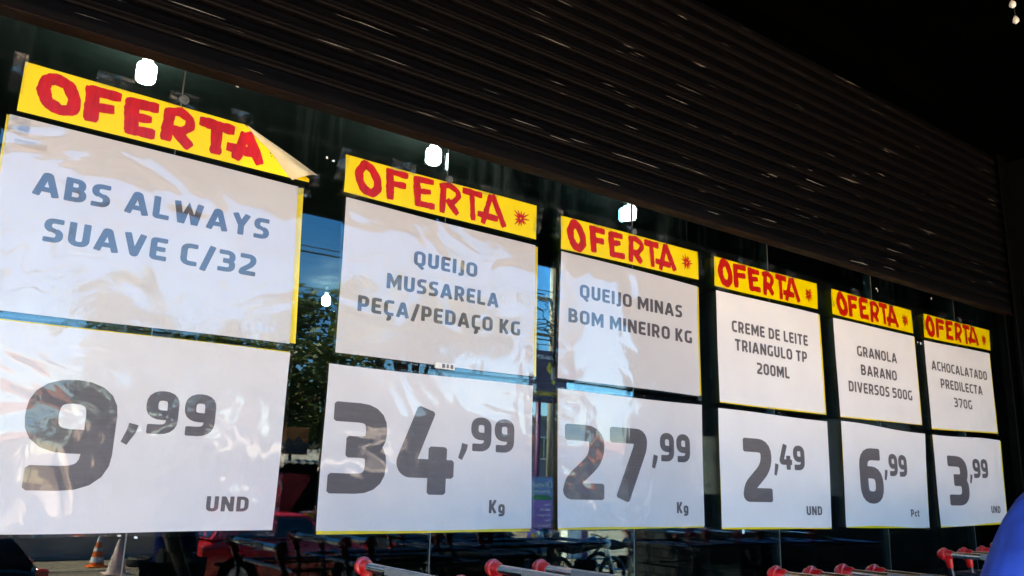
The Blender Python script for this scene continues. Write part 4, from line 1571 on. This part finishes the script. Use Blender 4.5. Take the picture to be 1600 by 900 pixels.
b.add([TF(x, z, .003) for x, z in ((-.40, 5.44), (-.50, 5.36), (-.44, 5.22), (-.34, 5.30))], [(0, 1, 2, 3)])
b.build("yellow_emblem", "print_yellow", t_)
b = MB()
b.add([TF(x, z, .004) for x, z in ((-.30, 5.45), (-.34, 5.80), (-.47, 5.84), (-.48, 5.5), (-.40, 5.34))], [(0, 1, 2, 3, 4)])
b.build("white_emblem", "print_white", t_)
t_ = thing("advertising_banner", "blue and purple phone accessory banner listing capa, carregador and xerox", "banner", (16.42, -18.05, STREET))
MB().box((-.47, -.02, -.0), (.50, .0, 2.32), .002).build("banner_panel", "sign_purple", t_)
BF = frame((.015, .002, 0), (-1, 0, 0), (0, 1, 0))
PB = lambda x, z, o: BF(x, z, .002 + o)
b = MB()
b.add([PB(x, z, 0) for x, z in ((-.48, 1.62), (.48, 1.62), (.48, 2.31), (-.48, 2.31))], [(0, 1, 2, 3)])
b.build("header_panel", "sign_blue", t_)
b = MB()
b.add([PB(x, z, .002) for x, z in ((-.48, 1.63), (.48, 1.63), (.48, 1.78), (-.30, 1.78))], [(0, 1, 2, 3)])
b.build("green_stripe", "sign_green", t_)
b = MB()
text(b, "TurboC", .06, 2.08, .66, .15, lambda x, z, o: PB(x, z, .004 + o), .2)
pts = [(-.36 + .08 * math.cos(a * math.pi / 8), 2.10 + .10 * math.sin(a * math.pi / 8)) for a in range(16)]
b.ribbon(pts, .03, lambda x, z, o: PB(x, z, .004 + o), True)
text(b, "OS MELHORES", .02, 1.88, .74, .07, lambda x, z, o: PB(x, z, .004 + o), .2)
for i, s_ in enumerate(("Capa", "Cabo USB", "Carregador", "Fone", "Pelicula 3D")):
    text(b, s_, -.40, 1.50 - i * .155, {0: .24, 1: .42, 2: .52, 3: .24, 4: .52}[i], .075, lambda x, z, o: PB(x, z, .004 + o), .2, align='L')
text(b, "XEROX", -.18, .60, .46, .14, lambda x, z, o: PB(x, z, .004 + o), .22)
text(b, "FOTO 3X4", -.18, .40, .46, .10, lambda x, z, o: PB(x, z, .004 + o), .22)
b.build("banner_lettering", "print_white", t_)
b = MB()
b.add([PB(x, z, .004) for x, z in ((.20, .32), (.34, .32), (.34, .66), (.20, .66))], [(0, 1, 2, 3)])
b.build("sample_photo", "print_yellow", t_)

# kiosk with corrugated roof, orange billboard above
t_ = thing("kiosk", "dark kiosk with a grey corrugated roof sheet across the street", "kiosk", (9.0, -18.6, STREET))
b = MB()
vs, fs = [], []
NXc = 84
for i in range(NXc + 1):
    x = -2.2 + 4.4 * i / NXc
    zz = .028 * math.sin(i * math.pi / 2.0)
    for (y, z0_) in ((1.65, 2.42), (.2, 2.62), (-1.4, 2.84)):
        vs.append((x, y, z0_ + zz))
for i in range(NXc):
    for j in range(2):
        a = i * 3 + j
        fs.append((a, a + 3, a + 4, a + 1))
o = b.add(vs, fs).build("roof_sheet", "fibre_cement", t_, True)
sm = o.modifiers.new("thickness", 'SOLIDIFY')
sm.thickness = .012
MB().box((-2.1, -1.3, 0), (2.1, -1.2, 2.7)).build("back_wall", "wall_paint_dark", t_)
for x in (-2.05, 2.0):
    MB().box((x, -1.19, 0), (x + .06, 1.0, 2.45)).build("side_wall", "wall_paint_dark", t_)
MB().box((-1.98, .7, 0), (1.98, .95, 1.0), .01).build("counter", "sign_shade", t_)
b = MB()
KF = frame((0, .96, 0), (-1, 0, 0), (0, 1, 0))
text(b, "ois", 1.30, 1.55, .42, .20, lambda x, z, o: KF(x, z, .01 + o), .2)
b.build("sign_letters", "print_white", t_)
MB().box((-1.6, .93, 1.40), (-1.0, .955, 1.72)).build("sign_board", "sign_shade", t_)
t_ = thing("billboard", "square orange billboard with grey shapes above the kiosk roof", "billboard", (8.15, -17.6, 1.95))
MB().box((-.42, -.03, 0), (.42, .03, .66), .006).build("board", "sign_orange", t_)
OF = frame((0, .034, 0), (-1, 0, 0), (0, 1, 0))
b = MB()
b.add([OF(x, z, .003) for x, z in ((-.42, .02), (.40, .02), (.36, .3), (.2, .26), (.1, .40), (-.05, .33), (-.16, .46), (-.30, .28), (-.40, .36))], [tuple(range(9))])
b.build("grey_shapes", "sign_shade", t_)
MB().box((-.04, -.05, -2.64), (.04, -.031, 0)).build("pole", "black_metal", t_)

# burgundy awning banner printed with a round dish
t_ = thing("food_awning", "burgundy awning flap printed with round food pictures beside the red car", "awning", (7.0, -15.3, STREET))
b = MB()
b.add([(-.75, 0, 2.25), (.62, .35, 2.16), (.10, .02, .98), (-.55, 0, .90), (-.75, -.04, 2.21), (.62, .31, 2.12), (.10, -.02, .96), (-.55, -.04, .88)],
      [(0, 1, 2, 3), (7, 6, 5, 4), (0, 4, 5, 1), (1, 5, 6, 2), (2, 6, 7, 3), (3, 7, 4, 0)])
b.build("flap", "burgundy_fabric", t_)
for x in (-.72, .58):
    MB().tube([(x, -.12, 0), (x, -.12, 2.3)], .025, 8).build("pole", "black_metal", t_)
AF = frame((-.2, .17, 0), (-1, 0, 0), (0, 1, 0))
b = MB()
pts = [(.02 + .25 * math.cos(a * .3926), 1.86 + .25 * math.sin(a * .3926)) for a in range(16)]
b.add([AF(x, z, .02) for x, z in pts], [tuple(range(16))])
b.build("dish_rim", "food_print_white", t_)
b = MB()
pts = [(.02 + .19 * math.cos(a * .3926) * (1 + .12 * (a % 2)), 1.83 + .18 * math.sin(a * .3926)) for a in range(16)]
b.add([AF(x, z, .03) for x, z in pts], [tuple(range(16))])
b.build("dish", "food_print_red", t_)
b = MB()
for (x, z, w_) in ((-.10, 1.36, .10), (.12, 1.34, .08), (.08, 1.12, .09)):
    b.add([AF(x - w_, z - .1, .01), AF(x + w_, z - .1, .01), AF(x + w_, z + .1, .01), AF(x - w_, z + .1, .01)], [(0, 1, 2, 3)])
b.build("small_pictures", "food_print_white", t_)
# yellow pavement sign
t_ = thing("pavement_sign", "small yellow board with a white frame standing behind the red car", "sign", (7.62, -15.0, STREET))
MB().box((-.16, -.01, .9), (.16, .01, 1.36), .003).build("board", "sign_yellow", t_)
b = MB()
b.box((-.19, -.025, 0), (-.162, .02, 1.40))
b.box((.162, -.025, 0), (.19, .02, 1.40))
b.box((-.161, -.025, 1.362), (.161, .02, 1.40))
b.build("frame", "print_white", t_)

# ------------------------------------------------------------------ trees
def tree(label, x, y, h, crown_z, rx, rz_, mat, n, seed, leaf=.16, name="tree"):
    q = random.Random(seed)
    t_ = thing(name, label, "tree", (x, y, STREET), 0, "trees across the street")
    b = MB()
    pts = [(q.uniform(-.1, .1) * i, q.uniform(-.1, .1) * i, crown_z * i / 4) for i in range(5)]
    b.tube(pts, [.20, .17, .14, .11, .07], 9)
    clumps = []
    for i in range(46):
        a = q.uniform(0, 6.283)
        ph = math.acos(q.uniform(-1, 1))
        rr = q.uniform(.45, 1.0)
        c_ = Vector((rx * rr * math.sin(ph) * math.cos(a), rx * rr * math.sin(ph) * math.sin(a), crown_z + rz_ * rr * math.cos(ph)))
        clumps.append((c_, q.uniform(.25, .55) * rx * .42))
    for c_, r_ in clumps[:12]:
        s0 = Vector(pts[q.choice((2, 3))])
        b.tube([s0, s0.lerp(c_, .5) + Vector((0, 0, .2)), c_], [.07, .045, .02], 6)
    b.build("trunk", "bark", t_)
    vs, fs = [], []
    for i in range(n):
        c_, r_ = q.choice(clumps)
        p = c_ + Vector((q.gauss(0, 1), q.gauss(0, 1), q.gauss(0, .7))) * r_ * .62
        d1 = Vector((q.uniform(-1, 1), q.uniform(-1, 1), q.uniform(-.6, .4))).normalized()
        d2 = d1.cross(Vector((q.uniform(-1, 1), q.uniform(-1, 1), q.uniform(-1, 1)))).normalized()
        s_ = leaf * q.uniform(.6, 1.3)
        o_ = len(vs)
        vs += [p - d1 * s_, p + d2 * s_ * .42, p + d1 * s_, p - d2 * s_ * .42]
        fs.append((o_, o_ + 1, o_ + 2, o_ + 3))
    MB().add(vs, fs).build("crown", mat, t_)


TR = [("broad green tree behind the kiosk", 10.8, -25.0, 7, 5.0, 3.6, 2.5, "leaf_green", 7000, 1),
      ("lighter leafy tree left of the kiosk tree", 6.2, -27.0, 7, 5.0, 3.8, 2.6, "leaf_light", 7000, 2),
      ("dark dense tree far left across the street", -2.2, -28.0, 7, 5.2, 3.6, 2.7, "leaf_dark", 6000, 3),
      ("tall tree at the left end of the row", -5.5, -25.0, 8, 5.4, 3.8, 3.0, "leaf_green", 6000, 4),
      ("young tree whose branch tips hang against the sky", 9.45, -14.4, 6, 4.95, 2.4, .62, "leaf_light", 2200, 5),
      ("dark tree behind the purple sign", 15.2, -30.0, 7, 4.2, 3.2, 2.0, "leaf_dark", 6000, 6),
      ("distant tree beyond the grey house", 24.5, -40.0, 7, 3.6, 3.6, 2.2, "leaf_green", 5000, 7),
      ("tree at the far left end, beyond the dark car", -13.0, -24.0, 7, 5.0, 4.2, 3.0, "leaf_dark", 5000, 8)]
for (lab, x, y, h, cz_, rx, rz_, mt, n, sd_) in TR:
    tree(lab, x, y, h, cz_ - STREET, rx, rz_, mt, n, sd_)

# ------------------------------------------------------------------ utility pole and cables
t_ = thing("utility_pole", "pale wooden utility pole crowded with cables beside the purple sign", "utility pole", (20.05, -22.0, STREET))
b = MB().tube([(.0, 0, 0), (0, 0, 11.2)], [.19, .13], 12)
smooth_(b.build("pole", "wood_pole", t_))
MB().box((-1.1, -.08, 9.0), (1.1, .04, 9.12), .01).build("crossarm", "wood_pole", t_)
MB().box((-.9, -.08, 7.6), (.9, .04, 7.70), .01).build("crossarm", "wood_pole", t_)
for x in (-.9, -.3, .3, .9):
    MB().lathe((x, -.02, 9.121), [(.03, 0), (.045, .05), (.03, .09), (.04, .13)], 10).build("insulator", "lamp_lens", t_)
q = random.Random(4)
for i, (zz, sag, dy) in enumerate(((6.62, .35, 0), (6.95, .3, .3), (6.42, .5, .1), (6.15, .45, .2), (7.3, .3, -.2), (8.5, .25, .1), (8.55, .3, -.6), (5.95, .6, .3))):
    pts = []
    for k in range(41):
        u = k / 40
        x = 20.05 - 46 * u
        pts.append((x, -22.0 + 1.8 * u + dy, zz - sag * 4 * u * (1 - u) * 1.0 + .15 * (1 - u)))
    o = MB().tube(pts, .016 + .012 * (i % 3 == 0), 5).build("power_cable", "cable_black")
    tag(o, ["thick lower black cable sagging along the street", "thin black cable just above the thick one", "thin black cable sagging lowest but one", "low black cable crossing in front of the trees",
            "single black cable high above the bundle", "topmost thin cable nearer the pole insulators", "topmost thin cable set farther back", "lowest black cable of the bundle"][i], "cable", "overhead cables across the street")
for i in range(14):
    c0 = Vector((20.05 + q.uniform(-1.9, .3), -21.6 + q.uniform(-.2, .2), q.uniform(6.1, 8.0)))
    r_ = q.uniform(.25, .6)
    pts = [c0 + Vector((r_ * math.cos(a * .35 + i) * (1 + .3 * math.sin(a)), .05 * math.sin(a * 1.3), r_ * .55 * math.sin(a * .35 + i))) for a in range(20)]
    o = MB().tube(pts, .018, 5).build("cable_loop", "cable_black")
    tag(o, "coiled slack of black cable hanging beside the utility pole", "cable loop", "cable coils at the pole")

# ------------------------------------------------------------------ houses across the street
def house(label, x, y, w, d, h, wall, roof, nx, nz, seed, pitched=True, rz=0):
    t_ = thing("house", label, "house", (x, y, STREET), rz, "houses across the street")
    MB().box((-w / 2, -d, 0), (w / 2, 0, h)).build("wall", wall, t_)
    if pitched:
        b = MB()
        b.add([(-w / 2 - .3, .35, h), (w / 2 + .3, .35, h), (w / 2 + .3, -d / 2, h + 1.1), (-w / 2 - .3, -d / 2, h + 1.1), (-w / 2 - .3, -d - .3, h), (w / 2 + .3, -d - .3, h),
               (-w / 2 - .3, .35, h + .1), (w / 2 + .3, .35, h + .1), (w / 2 + .3, -d / 2, h + 1.2), (-w / 2 - .3, -d / 2, h + 1.2), (-w / 2 - .3, -d - .3, h + .1), (w / 2 + .3, -d - .3, h + .1)],
              [(0, 1, 7, 6), (6, 7, 8, 9), (9, 8, 11, 10), (0, 3, 2, 1), (3, 4, 5, 2), (4, 10, 11, 5), (0, 6, 9, 3), (3, 9, 10, 4), (1, 2, 8, 7), (2, 5, 11, 8)])
        b.build("roof", roof, t_)
    else:
        MB().box((-w / 2 - .1, -d - .1, h + .002), (w / 2 + .1, .1, h + .3), .02).build("parapet", roof, t_)
    for j in range(nz):
        for i in range(nx):
            xx = -w / 2 + w * (i + .5) / nx
            zz = 1.0 + j * (h - .6) / nz
            f = MB().box((xx - .55, .002, zz), (xx + .55, .06, zz + 1.15), .01).build("window", "print_white", t_)
            MB().box((xx - .47, .061, zz + .08), (xx - .03, .068, zz + 1.07)).build("pane", "window_dark", f)
            MB().box((xx + .03, .061, zz + .08), (xx + .47, .068, zz + 1.07)).build("pane", "window_dark", f)


house("grey two-storey house with a flat parapet behind the purple sign", 23.5, -31.0, 9.0, 8, 5.2, "wall_grey", "concrete", 4, 2, 1, False)
house("white low house with tiled roof right of the pole", 34.0, -32.0, 9.0, 8, 3.4, "wall_white", "roof_tile", 3, 1, 2)
house("cream low house with tiled roof behind the left trees", -2.5, -33.0, 12.0, 8, 3.4, "wall_cream", "roof_tile", 4, 1, 3)
house("cream flat-roofed house behind the kiosk", 11.5, -36.0, 11.0, 8, 3.6, "wall_cream", "concrete", 4, 1, 4, False)
house("grey low house at the far left end", -17.0, -32.0, 12.0, 8, 3.6, "wall_grey", "roof_tile", 4, 1, 5)
house("white house far along the street on the right", 48.0, -34.0, 12.0, 8, 4.0, "wall_white", "concrete", 4, 1, 6, False)
# low plaster wall along the far side
t_ = tag(MB().box((-30, -21.2, STREET), (15.2, -21.0, STREET + 1.0), .01).build("garden_wall", "wall_cream"), "long low cream garden wall in front of the trees", "wall")

# cardboard box and wooden pallet on the pavement beyond the carts, by the side wall
t_ = thing("cardboard_box", "open brown cardboard box on a dark crate in front of the side wall", "cardboard box", (5.35, -1.7, .62))
b = MB()
b.box((-.2, -.15, 0), (.2, .15, .012))
b.box((-.2, -.15, .0121), (-.19, .15, .24))
b.box((.19, -.15, .0121), (.2, .15, .24))
b.box((-.189, -.15, .0121), (.189, -.14, .24))
b.box((-.189, .14, .0121), (.189, .15, .24))
b.build("carton", "cardboard", t_)
MB().box((-.19, .151, .20), (.19, .26, .206)).build("flap", "cardboard", t_)
t_ = thing("dark_crate", "dark slatted crate carrying the cardboard box", "crate", (5.35, -1.7, 0))
for k in range(5):
    b = MB().box((-.26, .18, .03 + k * .12), (.26, .20, .12 + k * .12), .004)
    b.build("slat", "black_metal", t_)
    MB().box((-.26, -.20, .03 + k * .12), (.26, -.18, .12 + k * .12), .004).build("slat", "black_metal", t_)
for x in (-.26, .24):
    for y in (-.178, .158):
        MB().box((x, y, 0), (x + .02, y + .02, .615)).build("corner_post", "black_metal", t_)
MB().box((-.238, -.178, .600), (.238, .178, .615)).build("top_board", "wood_brown", t_)
